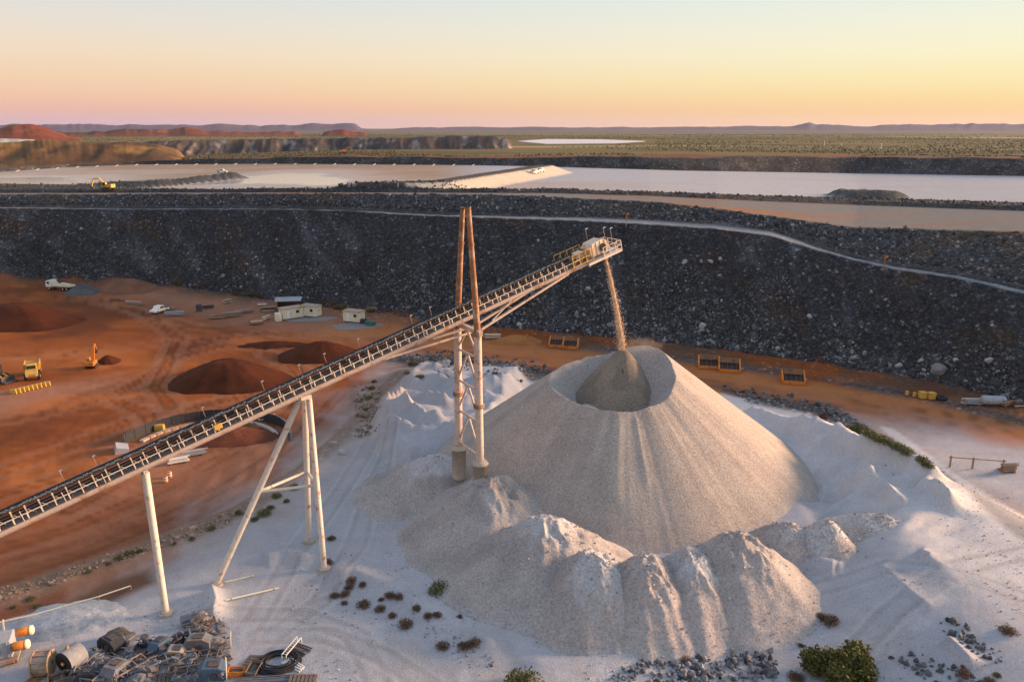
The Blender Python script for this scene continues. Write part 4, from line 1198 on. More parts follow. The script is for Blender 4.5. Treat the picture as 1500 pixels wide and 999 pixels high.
OCT = [(1, 0, 0), (-1, 0, 0), (0, 1, 0), (0, -1, 0), (0, 0, 1), (0, 0, -1)]
OCF = [(0, 2, 4), (2, 1, 4), (1, 3, 4), (3, 0, 4), (2, 0, 5), (1, 2, 5), (3, 1, 5), (0, 3, 5)]
ph = (1 + 5 ** .5) / 2
ICO = [np.array(p) / math.hypot(1, ph) for p in [(-1, ph, 0), (1, ph, 0), (-1, -ph, 0), (1, -ph, 0), (0, -1, ph), (0, 1, ph), (0, -1, -ph), (0, 1, -ph), (ph, 0, -1), (ph, 0, 1), (-ph, 0, -1), (-ph, 0, 1)]]
ICF = [(0, 11, 5), (0, 5, 1), (0, 1, 7), (0, 7, 10), (0, 10, 11), (1, 5, 9), (5, 11, 4), (11, 10, 2), (10, 7, 6), (7, 1, 8), (3, 9, 4), (3, 4, 2), (3, 2, 6), (3, 6, 8), (3, 8, 9), (4, 9, 5), (2, 4, 11), (6, 2, 10), (8, 6, 7), (9, 8, 1)]
scatter('falling_gravel', ps, sz, 'sand_tint', [(1, 1, 1), (-1, -1, 1), (-1, 1, -1), (1, -1, -1)], [(0, 2, 1), (0, 1, 3), (0, 3, 2), (1, 2, 3)], rng.uniform(.7, 1.3, N))

# ------------------------------------------------------------------ rubble of the banks
def bank_points(n, k0, k1, a0, a1, tpow=1.0, off=0.0):
    a = rng.uniform(R(a0), R(a1), n); t = rng.rand(n) ** tpow
    d0 = np.interp(a, AZ, KD[k0]); d1 = np.interp(a, AZ, KD[k1])
    D = d0 + (d1 - d0) * t + off
    return D * np.sin(a), D * np.cos(a), a, t


# size grows towards the toe of the bank; stones thin out where the fines run
xs, ys, a_, t_ = bank_points(90000, 0, 1, -37, 37, 1.35)
clump = fbm(a_ * 24 + t_ * 1.3, t_ * 3.2, 301, 5) + .55 * np.exp(-((a_ - R(10)) / R(11)) ** 2) * (1 - t_) * 1.5 + .25 * (1 - t_)
keepm = rng.rand(len(xs)) < sm(-.05, .8, clump) ** 1.3
xs, ys, t_, clump = xs[keepm][:30000], ys[keepm][:30000], t_[keepm][:30000], clump[keepm][:30000]
S = (.10 + .14 * rng.rand(len(xs)) ** 3) * (1 + 1.1 * (1 - t_) ** 2 * rng.rand(len(xs))) * np.where(rng.rand(len(xs)) < .05, 1.7, 1)
tn = rng.uniform(.10, .34, len(xs)) + (rng.rand(len(xs)) < .10 + .14 * (clump > .45)) * rng.uniform(.12, .85, len(xs))
zz = terrain_z(xs, ys)
scatter('rubble', np.stack([xs, ys, zz + S * .2], 1), S, 'rock_tint', ICO, ICF, tn)
# upper bank, windrows
xs, ys, a_, t_ = bank_points(7000, 2, 3, -37, 37, 1.0)
S = .12 + .34 * rng.rand(len(xs)) ** 3
scatter('rubble', np.stack([xs, ys, terrain_z(xs, ys) + S * .2], 1), S, 'rock_tint', ICO, ICF, rng.uniform(.10, .5, len(xs)) + (rng.rand(len(xs)) < .12) * .6)
xs, ys, a_, t_ = bank_points(3500, 4, 6, -37, 37, .8)
S = .15 + .35 * rng.rand(len(xs)) ** 3
scatter('rubble', np.stack([xs, ys, terrain_z(xs, ys) + S * .2], 1), S, 'rock_tint', ICO, ICF, rng.uniform(.10, .34, len(xs)) + (rng.rand(len(xs)) < .08) * .4)

# boulders one can pick out
BLD = []
for sdv in range(8):
    rs = np.random.RandomState(500 + sdv); b = MB()
    v = np.array(ICO); edges = {}
    vv = [p for p in v]; ff = []
    def midp(i, j):
        k = (min(i, j), max(i, j))
        if k not in edges:
            q = vv[i] + vv[j]; vv.append(q / np.linalg.norm(q)); edges[k] = len(vv) - 1
        return edges[k]
    for (i, j, k) in ICF:
        a, c, d = midp(i, j), midp(j, k), midp(k, i)
        ff += [(i, a, d), (j, c, a), (k, d, c), (a, c, d)]
    vv = np.array(vv); sc_ = rs.uniform(.65, 1.2, 3)
    for _ in range(5):                                   # knock flat faces off
        nn = rs.randn(3); nn /= np.linalg.norm(nn); dd = vv @ nn; lim = rs.uniform(.55, .85)
        vv = vv - np.outer(np.maximum(0, dd - lim), nn)
    vv = vv * sc_ * (1 + .06 * rs.randn(len(vv), 1))
    b.add(vv, ff); BLD.append((b.mesh('boulder', M['rock']), b.mesh('boulder', M['pale_rock'])))


def boulder(px, py, wpx, pale, label, group, zoff=.25):
    p = GP(px, py); dist = p[1] * cp_ + (CAM_H - p[2]) * sp_
    s = wpx * dist / FPX / 2
    o = put('boulder', random.choice(BLD)[1 if pale else 0], None, (p[0], p[1], p[2] + s * zoff), (random.uniform(0, 6), random.uniform(0, 6), random.uniform(0, 6)), (s, s * random.uniform(.8, 1.1), s * random.uniform(.65, .9)))
    return tag(o, label, 'boulder', group)


for px, py, w, lb in [(1003, 385, 9, 'pale round boulder, leftmost of the row on the bank right of the conveyor head'), (1027, 384, 8, 'pale boulder, second of the row on the bank right of the conveyor head'),
                      (1041, 384, 9, 'pale boulder, third of the row on the bank right of the conveyor head'), (1055, 380, 7, 'pale boulder, rightmost of the row on the bank right of the conveyor head'),
                      (1054, 404, 7, 'small pale boulder lying just below the row of four on the bank'), (1232, 360, 8, 'pale boulder standing on the upper bank above the grey bench road'),
                      (1374, 545, 26, 'long pale grey boulder at the foot of the dark bank near the right edge'), (1316, 537, 12, 'pale flat boulder at the bank foot left of the long pale boulder'),
                      (1448, 531, 17, 'large round grey boulder low on the bank at the right edge'), (1250, 526, 13, 'pale boulder at the bank foot above the yellow boxes'),
                      (1222, 477, 8, 'pale angular boulder halfway up the bank above the orange trays'), (1140, 512, 9, 'round grey boulder at the bank foot above the rightmost orange tray'),
                      (1453, 477, 6, 'small pale boulder high on the bank by the right edge'), (1276, 428, 6, 'small pale boulder on the dark bank below the marker stake'),
                      (1297, 440, 7, 'pale oval boulder on the dark bank below and right of the marker stake'), (160, 336, 7, 'pale boulder high on the left part of the dark bank'),
                      (119, 336, 6, 'small pale boulder left of its twin high on the left bank'), (97, 341, 5, 'tiny pale boulder, leftmost of the three high on the left bank'),
                      (893, 478, 10, 'pale boulder at the bank foot beside the falling gravel'), (845, 460, 8, 'grey boulder low on the bank left of the falling gravel'),
                      (502, 665, 17, 'lone pale boulder lying on white sand right of the trestle')]:
    boulder(px, py, w, True, lb, 'single boulders')
ZONES = [(330, 'at the left end of the dark bank'), (480, 'at the bank foot behind the site huts'), (680, 'on the bank left of the mast'), (790, 'on the bank just right of the mast'),
         (900, 'on the bank left of the falling gravel'), (1010, 'on the bank right of the falling gravel'), (1110, 'on the bank above the pair of orange trays'), (1230, 'on the bank above the lone orange tray'),
         (1380, 'on the bank above the yellow bins'), (9999, 'on the bank by the right edge')]
cnt = 0
while cnt < 200:
    px = random.gauss(960, 230) if random.random() < .7 else random.uniform(340, 1500)
    if not 0 < px < 1500: continue
    foot = np.interp(px, [0, 200, 400, 640, 850, 1000, 1200, 1350, 1500], [404, 412, 440, 469, 490, 504, 531, 555, 590]); top = np.interp(px, [0, 500, 850, 1050, 1250, 1500], [308, 312, 330, 340, 385, 432])
    u = min(1, abs(random.gauss(0, .36)))
    py = foot - u * (foot - top) - 2
    if py < top + 5: continue
    pale = random.random() < .3
    zn = [z for lim, z in ZONES if px < lim][0]
    boulder(px, py, random.uniform(3.0, 6.0) if random.random() < .9 else random.uniform(7.5, 12), pale,
            ('pale' if pale else 'dark') + ' grey boulder ' + ('low ' if u < .33 else 'halfway up ' if u < .66 else 'high ') + zn, 'boulders scattered over the dark bank'); cnt += 1

# stones on the white ground in front
def rocks_px(n, poly, w0, w1, tn0, tn1, m='rock_tint'):
    xs = [p[0] for p in poly]; ys = [p[1] for p in poly]; P = []; S = []
    while len(P) < n:
        px, py = random.uniform(min(xs), max(xs)), random.uniform(min(ys), max(ys))
        if sdist(poly, np.array([px]), np.array([py]))[0] < random.uniform(-6, 6): continue
        g = G(px, py, 0); z = zq(g[0], g[1]); g = G(px, py, z); d = g[1] * cp_ + (CAM_H - z) * sp_
        s = (w0 + (w1 - w0) * random.random() ** 2) * d / FPX / 2
        P.append((g[0], g[1], zq(g[0], g[1]) + s * .3)); S.append(s)
    scatter('rubble', np.array(P), np.array(S), m, ICO, ICF, rng.uniform(tn0, tn1, n))


rocks_px(300, [(985, 985), (1010, 962), (1060, 950), (1120, 945), (1140, 975), (1140, 1000), (990, 1003)], 3, 12, .12, 1.1)
rocks_px(110, [(890, 990), (940, 965), (990, 968), (985, 1000), (900, 1003)], 3, 9, .2, .9)
rocks_px(70, [(1305, 955), (1340, 945), (1400, 965), (1460, 985), (1440, 1000), (1370, 990), (1310, 965)], 3, 10, .2, .6)
rocks_px(60, [(1380, 900), (1400, 895), (1445, 935), (1475, 945), (1470, 965), (1400, 930)], 3, 11, .2, .6)
rocks_px(90, [(1070, 895), (1180, 860), (1200, 870), (1160, 905), (1090, 918)], 2, 4, 1.0, 1.7)
rocks_px(60, [(620, 905), (690, 940), (760, 985), (700, 990), (620, 930)], 2, 5, .4, 1.5)
rocks_px(120, [(520, 560), (560, 570), (545, 640), (520, 640)], 3, 8, .4, 1.0, 'earth_tint')
rocks_px(500, [(575, 522), (640, 515), (720, 524), (800, 537), (780, 552), (690, 549), (620, 541)], 2, 7, .2, .9)
rocks_px(420, [(1055, 565), (1130, 579), (1220, 597), (1275, 630), (1290, 648), (1250, 630), (1190, 603), (1100, 586)], 2, 7, .2, .8)
rocks_px(260, [(0, 868), (100, 835), (200, 800), (290, 768), (360, 740), (370, 752), (290, 785), (200, 815), (100, 848), (0, 882)], 2, 6, .5, 1.0, 'earth_tint')
rocks_px(110, [(200, 900), (330, 870), (330, 930), (220, 950)], 1.5, 3.5, 1.2, 1.8)

# ------------------------------------------------------------------ shrubs
def bush_meshes(seed, n, leaf, fm, squash=.8, dens=.35):
    rs = np.random.RandomState(seed); b = MB(); st = MB()
    for k in range(9):
        a = rs.uniform(0, 6.28); e = rs.uniform(.3, 1.3)
        st.tube((0, 0, -.1), (math.cos(a) * math.cos(e) * .75, math.sin(a) * math.cos(e) * .75, math.sin(e) * .7 * squash), .05, .015, n=4)
    cl = [(rs.randn(3) * .33) for _ in range(14)]
    for k in range(n):
        if rs.rand() < .6:
            c = cl[rs.randint(14)]; p = c + rs.randn(3) * .22
        else:
            p = rs.randn(3); p = p / np.linalg.norm(p) * rs.uniform(.55, 1.0)
        p = p / max(1, np.linalg.norm(p) / (.9 + .12 * rs.rand()))
        p = np.array([p[0], p[1], abs(p[2]) * squash + .04])
        q = rs.randn(3); q /= np.linalg.norm(q); r = np.cross(q, rs.randn(3)); r /= np.linalg.norm(r)
        s = leaf * rs.uniform(.6, 1.5)
        b.add([p, p + q * s, p + q * s * .6 + r * s * .45], [(0, 1, 2)])
    return b.mesh('foliage', M[fm]), st.mesh('stem', M['bark'])


BROWN = [bush_meshes(900 + k, 800, .17, 'brown_leaf') for k in range(3)]
HEDGE = [bush_meshes(930 + k, 700, .19, 'hedge_leaf') for k in range(3)]
_b, BIGST = bush_meshes(950, 10, .075, 'green_leaf', .85)
rs = np.random.RandomState(77); b = MB()
lob = [np.array([rs.uniform(-.62, .62), rs.uniform(-.55, .55), rs.uniform(.12, .5)]) for _ in range(15)]
for k in range(15000):
    c = lob[rs.randint(15)]; p = rs.randn(3); p = c + p / np.linalg.norm(p) * rs.uniform(.12, .34) ** 1.0
    if p[2] < 0: continue
    q = rs.randn(3); q /= np.linalg.norm(q); r = np.cross(q, rs.randn(3)); r /= np.linalg.norm(r); l = .085 * rs.uniform(.5, 1.6)
    b.add([p, p + q * l, p + q * l * .5 + r * l * .55], [(0, 1, 2)])
BIG = (b.mesh('foliage', M['green_leaf']), BIGST)


def shrub(px, py, wpx, kind, label, group=None, nm='shrub'):
    p = GP(px, py); d = p[1] * cp_ + (CAM_H - p[2]) * sp_; s = wpx * d / FPX / 2
    s *= 1.22
    fm, sm_ = kind if isinstance(kind, tuple) else random.choice(kind)
    t = thing(nm, label, 'shrub', p, random.uniform(0, 6.28), group)
    t.scale = (s, s * random.uniform(.85, 1.1), s * random.uniform(.85, 1.05))
    put('foliage', fm, t); put('stem', sm_, t)
    return t


BR = [(480, 826, 17, 'brown shrub against the front foot of the trestle'), (485, 790, 12, 'small dark shrub between the trestle and the gravel mound'),
      (515, 852, 17, 'topmost brown shrub of the cluster right of the trestle foot'), (531, 858, 13, 'small brown shrub just right of the topmost one in the trestle cluster'),
      (490, 874, 14, 'leftmost dark shrub of the cluster right of the trestle foot'), (505, 872, 16, 'brown shrub touching the leftmost dark one in the trestle cluster'),
      (511, 862, 14, 'brown shrub directly below the topmost one in the trestle cluster'), (504, 884, 10, 'lowest small brown shrub of the trestle cluster'),
      (532, 887, 19, 'round brown shrub alone below the trestle cluster'), (558, 879, 9, 'very small brown shrub beside the wide pair of shrubs'),
      (571, 874, 17, 'left half of the wide pair of brown shrubs on the white slope'), (584, 875, 14, 'right half of the wide pair of brown shrubs on the white slope'),
      (557, 893, 15, 'brown shrub between the round shrub and the two-shrub line downhill'), (575, 903, 13, 'brown shrub just above the largest one on the lower white slope'),
      (593, 916, 20, 'largest brown shrub on the lower white slope'), (610, 893, 14, 'brown shrub highest on the right part of the white slope'),
      (627, 904, 14, 'left one of two touching brown shrubs on the right white slope'), (641, 902, 14, 'right one of two touching brown shrubs on the right white slope'),
      (649, 948, 19, 'dark brown shrub left of the large dark double shrub at the bottom'), (680, 949, 20, 'left part of the large dark double shrub at the bottom'),
      (694, 944, 22, 'right part of the large dark double shrub at the bottom'), (673, 904, 9, 'tiny brown shrub at the gravel mound toe'),
      (1005, 969, 17, 'red-brown shrub at the top edge of the black stone patch'), (1217, 912, 26, 'dark brown shrub just behind the big green bush'),
      (1203, 905, 16, 'small dark shrub left behind the big green bush'), (1173, 946, 10, 'tiny dark shrub left of the big green bush'),
      (1165, 994, 24, 'grey-brown shrub below left of the big green bush at the frame bottom'), (1477, 926, 22, 'tall dark shrub alone on the white slope near the right edge'),
      (1410, 988, 22, 'brown shrub at the bottom among dark stones right of the green bush'), (1450, 1000, 16, 'brown shrub cut by the bottom edge at right'),
      (1460, 990, 12, 'small brown shrub right of the one among dark stones'), (1268, 996, 24, 'brown shrub at the right foot of the big green bush'),
      (1205, 612, 16, 'brown shrub on the back rim of the white platform')]
for px, py, w, lb in BR: shrub(px, py, w, BROWN, lb, 'brown shrubs on the white ground')
shrub(1232, 985, 98, BIG, 'big olive green bush near the bottom right of the white ground', nm='bush')
shrub(645, 868, 34, HEDGE, 'low dark green shrub at the toe of the gravel mound', nm='bush'); shrub(768, 1004, 50, HEDGE, 'green bush cut by the bottom edge under the gravel mounds', nm='bush')
HG = [(1252, 632), (1262, 634), (1273, 638), (1284, 643), (1294, 648), (1305, 652), (1316, 658), (1327, 664), (1350, 676), (1360, 684)]
ORD = ['first', 'second', 'third', 'fourth', 'fifth', 'sixth', 'seventh', 'eighth', 'ninth', 'tenth', 'eleventh', 'twelfth', 'thirteenth', 'fourteenth', 'fifteenth', 'sixteenth', 'seventeenth', 'eighteenth', 'nineteenth', 'twentieth', 'twenty-first', 'twenty-second', 'twenty-third', 'twenty-fourth', 'twenty-fifth', 'twenty-sixth']
for k, (px, py) in enumerate(HG): shrub(px, py, random.uniform(16, 24), HEDGE, ORD[k] + ' grey-green shrub from the left in the hedge line behind the white platform', 'hedge line shrubs behind the white platform')
for px, py, w in [(386, 754, 20), (373, 762, 12), (396, 745, 12), (350, 752, 11), (310, 775, 10), (282, 790, 9), (254, 797, 8), (190, 812, 14), (175, 818, 12), (205, 808, 10), (160, 826, 9), (130, 838, 9), (420, 735, 10), (405, 728, 14), (430, 715, 14),
                  (540, 585, 12), (545, 570, 10), (536, 600, 9), (548, 560, 8), (605, 535, 14), (596, 548, 10), (615, 553, 11), (45, 878, 12), (55, 888, 10), (20, 890, 9)]:
    shrub(px, py, w, HEDGE, 'small grey-green shrub on the rough bank ' + ('left of the cream post' if px < 215 else 'between the post and the trestle' if px < 345 else 'behind the trestle' if px < 450 else 'beside the white scarp by the conveyor'), 'small shrubs along the rough bank')
for k in range(26):
    px = random.uniform(240, 560); py = np.interp(px, [240, 330, 400, 560], [410, 424, 436, 458]) + random.uniform(-3, 6)
    shrub(px, py, random.uniform(6, 13), BROWN if k % 2 else HEDGE, ('brown' if k % 2 else 'grey-green') + ' dry shrub in the weedy strip at the bank foot ' + ('beside the grey pile' if px < 320 else 'behind the huts' if px < 470 else 'behind the conveyor'), 'weeds at the foot of the dark bank')

# loose clods on the gravel mounds, spilled stones on the white ground, scrub on the plain
SV = np.concatenate(SURF); SV = SV[rng.choice(len(SV), 7000, replace=False)]
S = .035 + .11 * rng.rand(len(SV)) ** 3
scatter('gravel', SV + np.stack([rng.randn(len(SV)) * .1, rng.randn(len(SV)) * .1, S * .2], 1), S, 'clod_tint', OCT, OCF, rng.uniform(.7, 1.25, len(SV)))
P = []
while len(P) < 3200:
    px, py = random.uniform(420, 1500), random.uniform(660, 1000)
    g = G(px, py, 1.0)
    if np.hypot(g[0] - PILE[0], g[1] - PILE[1]) < 24: continue
    if fbm(g[0] * .12, g[1] * .12, 333, 3) + .25 * random.random() < .12: continue
    P.append((g[0], g[1], zq(g[0], g[1]) + .02))
P = np.array(P); S = .03 + .09 * rng.rand(len(P)) ** 4
scatter('gravel', P, S, 'clod_tint', OCT, OCF, rng.uniform(.35, 1.3, len(P)))
n = 26000
a = rng.uniform(R(-36), R(36), n); D = np.interp(a, AZ, D_pb) + 25 + 1900 * rng.rand(n) ** 1.7
xs, ys = D * np.sin(a), D * np.cos(a)
kp = (fbm(xs * .006, ys * .012, 344, 4) > -.15) & (sdist([G(px, py, 28.0)[:2] for px, py in [(740, 203), (960, 203), (960, 214), (740, 214)]], xs, ys) < 0)
xs, ys, D = xs[kp], ys[kp], D[kp]
S = rng.uniform(.2, .55, len(xs)) * (1 + D / 1500)
scatter('scrub', np.stack([xs, ys, terrain_z(xs, ys) + .2], 1), S, 'scrub_tint', OCT, OCF, rng.uniform(.6, 1.4, len(xs)))

# ------------------------------------------------------------------ vehicles
def wheel(parent, x, y, r, w, hub='yellow_paint'):
    o = MB().lathe([(r * .55, -w / 2), (r * .9, -w / 2), (r, -w / 3), (r, w / 3), (r * .9, w / 2), (r * .55, w / 2)], (0, 0, 0), 16, 'Y').build('wheel', 'rubber', parent)
    o.location = (x, y, r)
    MB().lathe([(r * .2, -w / 2 - .03), (r * .56, -w * .42), (r * .56, w * .42), (r * .2, w / 2 + .03)], (0, 0, 0), 12, 'Y').build('rim', hub, o)
    return o


def tray_truck(loc, rz, label):
    t = thing('tray_truck', label, 'truck', loc, rz)
    MB().box((0, 0, .85), (8.2, .9, .3)).build('chassis', 'dark_steel', t)
    c = MB().prism([(2.3, 1.0), (4.2, 1.0), (4.25, 1.7), (4.0, 2.75), (3.6, 2.9), (2.3, 2.9)], -1.15, 1.15).build('cab', 'white_paint', t)
    MB().bar((4.17, -1.0, 2.2), (4.17, 1.0, 2.2), .06, .7).build('windscreen', 'glass', c)
    for s in (-1, 1): MB().box((3.3, s * 1.16, 2.2), (.9, .04, .6)).build('side_window', 'glass', c)
    tr_ = MB().box((-1.0, 0, 1.3), (6.2, 2.3, .22)).bar((-4.0, -1.12, 1.55), (2.0, -1.12, 1.55), .06, .35).bar((-4.0, 1.12, 1.55), (2.0, 1.12, 1.55), .06, .35).bar((1.95, -1.1, 1.75), (1.95, 1.1, 1.75), .1, .9).build('tray', 'cream_paint', t)
    for x in (-3, -1.5, 0): MB().bar((x, -1.17, 1.55), (x + .02, -1.17, 1.56), .1, .4).build('tray_post', 'cream_paint', tr_)
    MB().tube((-3.8, 0, 1.7), (-.6, 0, 2.0), .3, n=10).build('load_pipe', 'cream_paint', t)
    for x in (3.1, -1.6, -2.9):
        for y in (-1, 1): wheel(t, x, y, .52, .36, 'white_paint')
    return t


def haul_truck(loc, rz, label):
    t = thing('dump_truck', label, 'dump truck', loc, rz)
    MB().box((0, 0, 1.25), (8.6, 1.2, .5)).build('chassis', 'dark_steel', t)
    h = MB().prism([(2.6, 1.1), (4.7, 1.1), (4.8, 1.7), (4.3, 2.3), (2.6, 2.5)], -1.25, 1.25).build('bonnet', 'yellow_paint', t)
    for k in range(4): MB().bar((4.80, -.9 + k * .6, 1.2), (4.72, -.9 + k * .6, 1.9), .06, .06).build('grille_bar', 'dark_steel', h)
    c = MB().box((1.9, 0, 2.6), (1.5, 2.2, 1.9), bev=.12).build('cab', 'yellow_paint', t)
    MB().box((2.66, 0, 2.9), (.05, 1.9, .8)).build('windscreen', 'glass', c)
    for s in (-1, 1): MB().box((1.9, s * 1.11, 2.9), (1.1, .05, .8)).build('side_window', 'glass', c)
    b = MB()
    for s in (-1, 1): b.prism([(-4.6, 2.6), (-3.6, 1.6), (.8, 1.7), (1.0, 3.3), (-4.4, 3.1)], s * 1.55 - .08, s * 1.55 + .08)
    b.bar((-4.0, 0, 1.95), (.9, 0, 1.75), 3.0, .14); b.bar((.95, -1.5, 2.5), (.95, 1.5, 2.5), .14, 1.6); b.bar((-4.55, 0, 2.7), (-3.7, 0, 1.75), 3.0, .14)
    d = b.build('dump_body', 'yellow_paint', t)
    for x in (-3.2, -2.0, -.8, .4):
        for s in (-1, 1): MB().bar((x, s * 1.68, 1.75), (x, s * 1.68, 3.1), .12, .1).build('body_rib', 'yellow_paint', d)
    for x in (3.2, -1.3, -3.0):
        for s in (-1, 1): wheel(t, x, s * 1.35, .85, .6)
    for s in (-1, 1): MB().box((4.83, s * .95, 1.45), (.06, .3, .2)).build('headlight', 'white_paint', t)
    return t


def excavator(loc, rz, label, body='orange_paint', raised=True, group=None):
    t = thing('excavator', label, 'excavator', loc, rz, group)
    for s in (-1, 1):
        k = MB().prism([(-1.9, .45), (-1.6, .1), (1.6, .1), (1.9, .45), (1.65, .9), (-1.65, .9)], s * 1.15 - .28, s * 1.15 + .28).build('track', 'rubber', t)
        for x in (-1.3, -.45, .45, 1.3): MB().lathe([(.28, -.31), (.28, .31)], (x, s * 1.15, .45), 10, 'Y').build('track_roller', 'dark_steel', k)
    MB().box((0, 0, .95), (2.2, 1.8, .35)).build('undercarriage', 'dark_steel', t)
    u = MB().box((-.5, 0, 1.65), (3.4, 2.6, 1.05), bev=.12).build('upper_body', body, t)
    MB().box((-2.0, 0, 1.6), (.7, 2.6, 1.2), bev=.15).build('counterweight', body, t)
    MB().box((-1.0, 0, 2.2), (1.4, 1.8, .12)).build('engine_cover', 'dark_steel', u)
    c = MB().prism([(-.2, 1.2), (1.4, 1.2), (1.35, 2.2), (1.0, 2.95), (-.2, 2.95)], .35, 1.3).build('cab', body, t)
    MB().bar((1.40, .82, 1.6), (1.12, .82, 2.7), .8, .05, (0, 1, 0)).build('windscreen', 'glass', c); MB().box((.5, 1.31, 2.3), (1.0, .04, .9)).build('side_window', 'glass', c)
    if raised: J = [(1.0, -.3, 1.9), (2.3, -.3, 5.0), (3.6, -.3, 6.4), (4.4, -.3, 4.3)]
    else: J = [(1.0, -.3, 1.9), (3.2, -.3, 4.2), (5.4, -.3, 3.9), (6.3, -.3, 1.3)]
    MB().bar(J[0], J[1], .4, .6, (0, 1, 0)).bar(J[1], J[2], .36, .5, (0, 1, 0)).build('boom', body, t)
    MB().bar(J[2], J[3], .3, .4, (0, 1, 0)).build('stick', body, t)
    x, y, z = J[3]
    MB().prism([(x - .2, z + .1), (x + .3, z + .1), (x + .2, z - .7), (x - .5, z - 1.0), (x - .9, z - .5)], y - .55, y + .55).build('bucket', 'dark_steel', t)
    MB().tube((.9, -.3, 1.6), (Vector(J[0]) + Vector(J[1])) / 2, .1, n=8).build('boom_ram', 'grey_sheet', t)
    return t


def utility(loc, rz, label, m='white_paint', group=None):
    t = thing('utility_vehicle', label, 'utility vehicle', loc, rz, group)
    MB().prism([(-2.5, .55), (2.5, .55), (2.5, 1.0), (1.4, 1.15), (.8, 1.85), (-.7, 1.85), (-.8, 1.1), (-2.5, 1.05)], -.92, .92).build('body', m, t)
    MB().bar((.92, 0, 1.62), (1.32, 0, 1.2), 1.5, .04).build('windscreen', 'glass', t)
    for s in (-1, 1): MB().box((0, s * .93, 1.5), (1.2, .03, .45)).build('side_window', 'glass', t)
    MB().box((-1.7, 0, 1.15), (1.5, 1.6, .3)).build('tray', 'dark_steel', t)
    for x in (-1.6, 1.6):
        for s in (-1, 1): wheel(t, x, s * .85, .38, .26, 'grey_sheet')
    return t


tray_truck(GP(90, 425), math.pi - .25, 'white tray truck parked at the foot of the dark bank at far left')
haul_truck(GP(49, 551), R(-62), 'yellow dump truck standing on the red yard at left').scale = (.8,) * 3
excavator(GP(135, 538), R(100), 'orange excavator with raised arm beside a small spoil pile in the yard').scale = (.66,) * 3
excavator(GP(158, 279), R(172), 'yellow excavator reaching left on the grey flat beside the pond', 'yellow_paint', False)
excavator(GP(503, 225), R(20), 'tiny orange excavator far off below the distant grey bank', 'orange_paint', False)
utility(GP(234, 458), R(250), 'small white utility vehicle among pipes in the middle of the yard')
utility(GP(783, 255), R(60), 'left of two small vehicles on the pale tailings by the dam'); utility(GP(791, 252.5), R(60), 'right of two small vehicles on the pale tailings by the dam')
utility(GP(325, 253.5), R(10), 'small pale vehicle on the tip of the dark causeway in the left pond')
t = thing('wheel_loader', 'dark and yellow wheel loader cut by the left edge of the yard', 'loader', GP(-6, 558), R(-20))
MB().box((-.8, 0, 1.5), (3.0, 1.8, 1.1), bev=.15).build('body', 'yellow_paint', t)
c = MB().box((.6, 0, 2.4), (1.4, 1.5, 1.7), bev=.1).build('cab', 'black_plastic', t); MB().box((1.31, 0, 2.7), (.04, 1.2, .8)).build('windscreen', 'glass', c)
for s in (-1, 1): MB().bar((.9, s * .6, 1.6), (3.0, s * .6, .7), .25, .3).build('lift_arm', 'yellow_paint', t)
MB().prism([(2.9, .2), (4.1, .1), (4.2, .25), (3.3, .5), (3.2, 1.3), (2.9, 1.2)], -1.3, 1.3).build('bucket', 'dark_steel', t)
for x in (-1.4, 1.4):
    for s in (-1, 1): wheel(t, x, s * 1.05, .75, .55)

# ------------------------------------------------------------------ site huts
def hut(px, py, L, rz, label, door_side=1):
    t = thing('site_hut', label, 'site hut', GP(px, py), rz, 'cream site huts')
    b = MB().box((0, 0, 1.45), (L, 2.5, 2.4)).build('wall', 'cream_paint', t)
    n = int(L / .6)
    for k in range(n):
        MB().box((-L / 2 + .3 + k * (L - .6) / max(1, n - 1), -1.265, 1.45), (.06, .03, 2.3)).build('cladding_rib', 'cream_paint', b)
    r = MB().box((0, 0, 2.72), (L + .25, 2.75, .12)).build('roof', 'grey_sheet', t)
    for s in (-1, 1): MB().box((0, s * 1.39, 2.74), (L + .3, .06, .26)).build('roof_edge', 'yellow_paint', r)
    for s in (-1, 1): MB().box((s * (L / 2 + .14), 0, 2.74), (.06, 2.72, .26)).build('roof_edge', 'yellow_paint', r)
    w = MB().box((L * .22, -1.27, 1.75), (.8, .05, .7)).build('window', 'glass', t); MB().box((L * .22, -1.30, 1.36), (.95, .08, .07)).build('sill', 'white_paint', w)
    d = MB().box((-L * .22, -1.27, 1.25), (.85, .05, 1.95)).build('door', 'white_paint', t); MB().box((-L * .22 + .3, -1.31, 1.25), (.08, .05, .08)).build('handle', 'dark_steel', d)
    for x in (-L / 2 + .4, L / 2 - .4):
        for y in (-.9, .9): MB().box((x, y, .12), (.4, .3, .26)).build('pier', 'dark_steel', t)
    return t


hut(427, 466, 5.4, R(38), 'long cream hut beside the tank, leftmost of the three huts')
hut(456, 463, 4.6, R(-22), 'white-fronted cream hut in the middle of the three huts')
hut(519, 471, 4.6, R(-20), 'cream hut standing apart on a grey pad near the conveyor, rightmost of three')
t = thing('open_shed', 'dark open shed with a pale flat roof behind the cream huts', 'shed', GP(424, 456), R(8))
for x in (-2.6, 2.6):
    for y in (-1.5, 1.5): MB().bar((x, y, 0), (x, y, 3.0), .14, .14, (1, 0, 0)).build('post', 'dark_steel', t)
MB().bar((0, -1.9, 3.0), (0, 1.9, 3.35), 6.4, .09).build('roof', 'grey_sheet', t)
MB().box((0, 1.55, 1.5), (5.2, .06, 2.6)).build('back_wall', 'dark_steel', t); MB().box((-2.65, 0, 1.5), (.06, 3.0, 2.6)).build('side_wall', 'dark_steel', t)
for x in (-1.5, .2, 1.5): MB().box((x, .6, .5), (1.1, .9, 1.0)).build('cupboard', 'dark_steel', t)
t = thing('water_tank', 'upright cream water tank at the left end of the huts', 'tank', GP(408, 470))
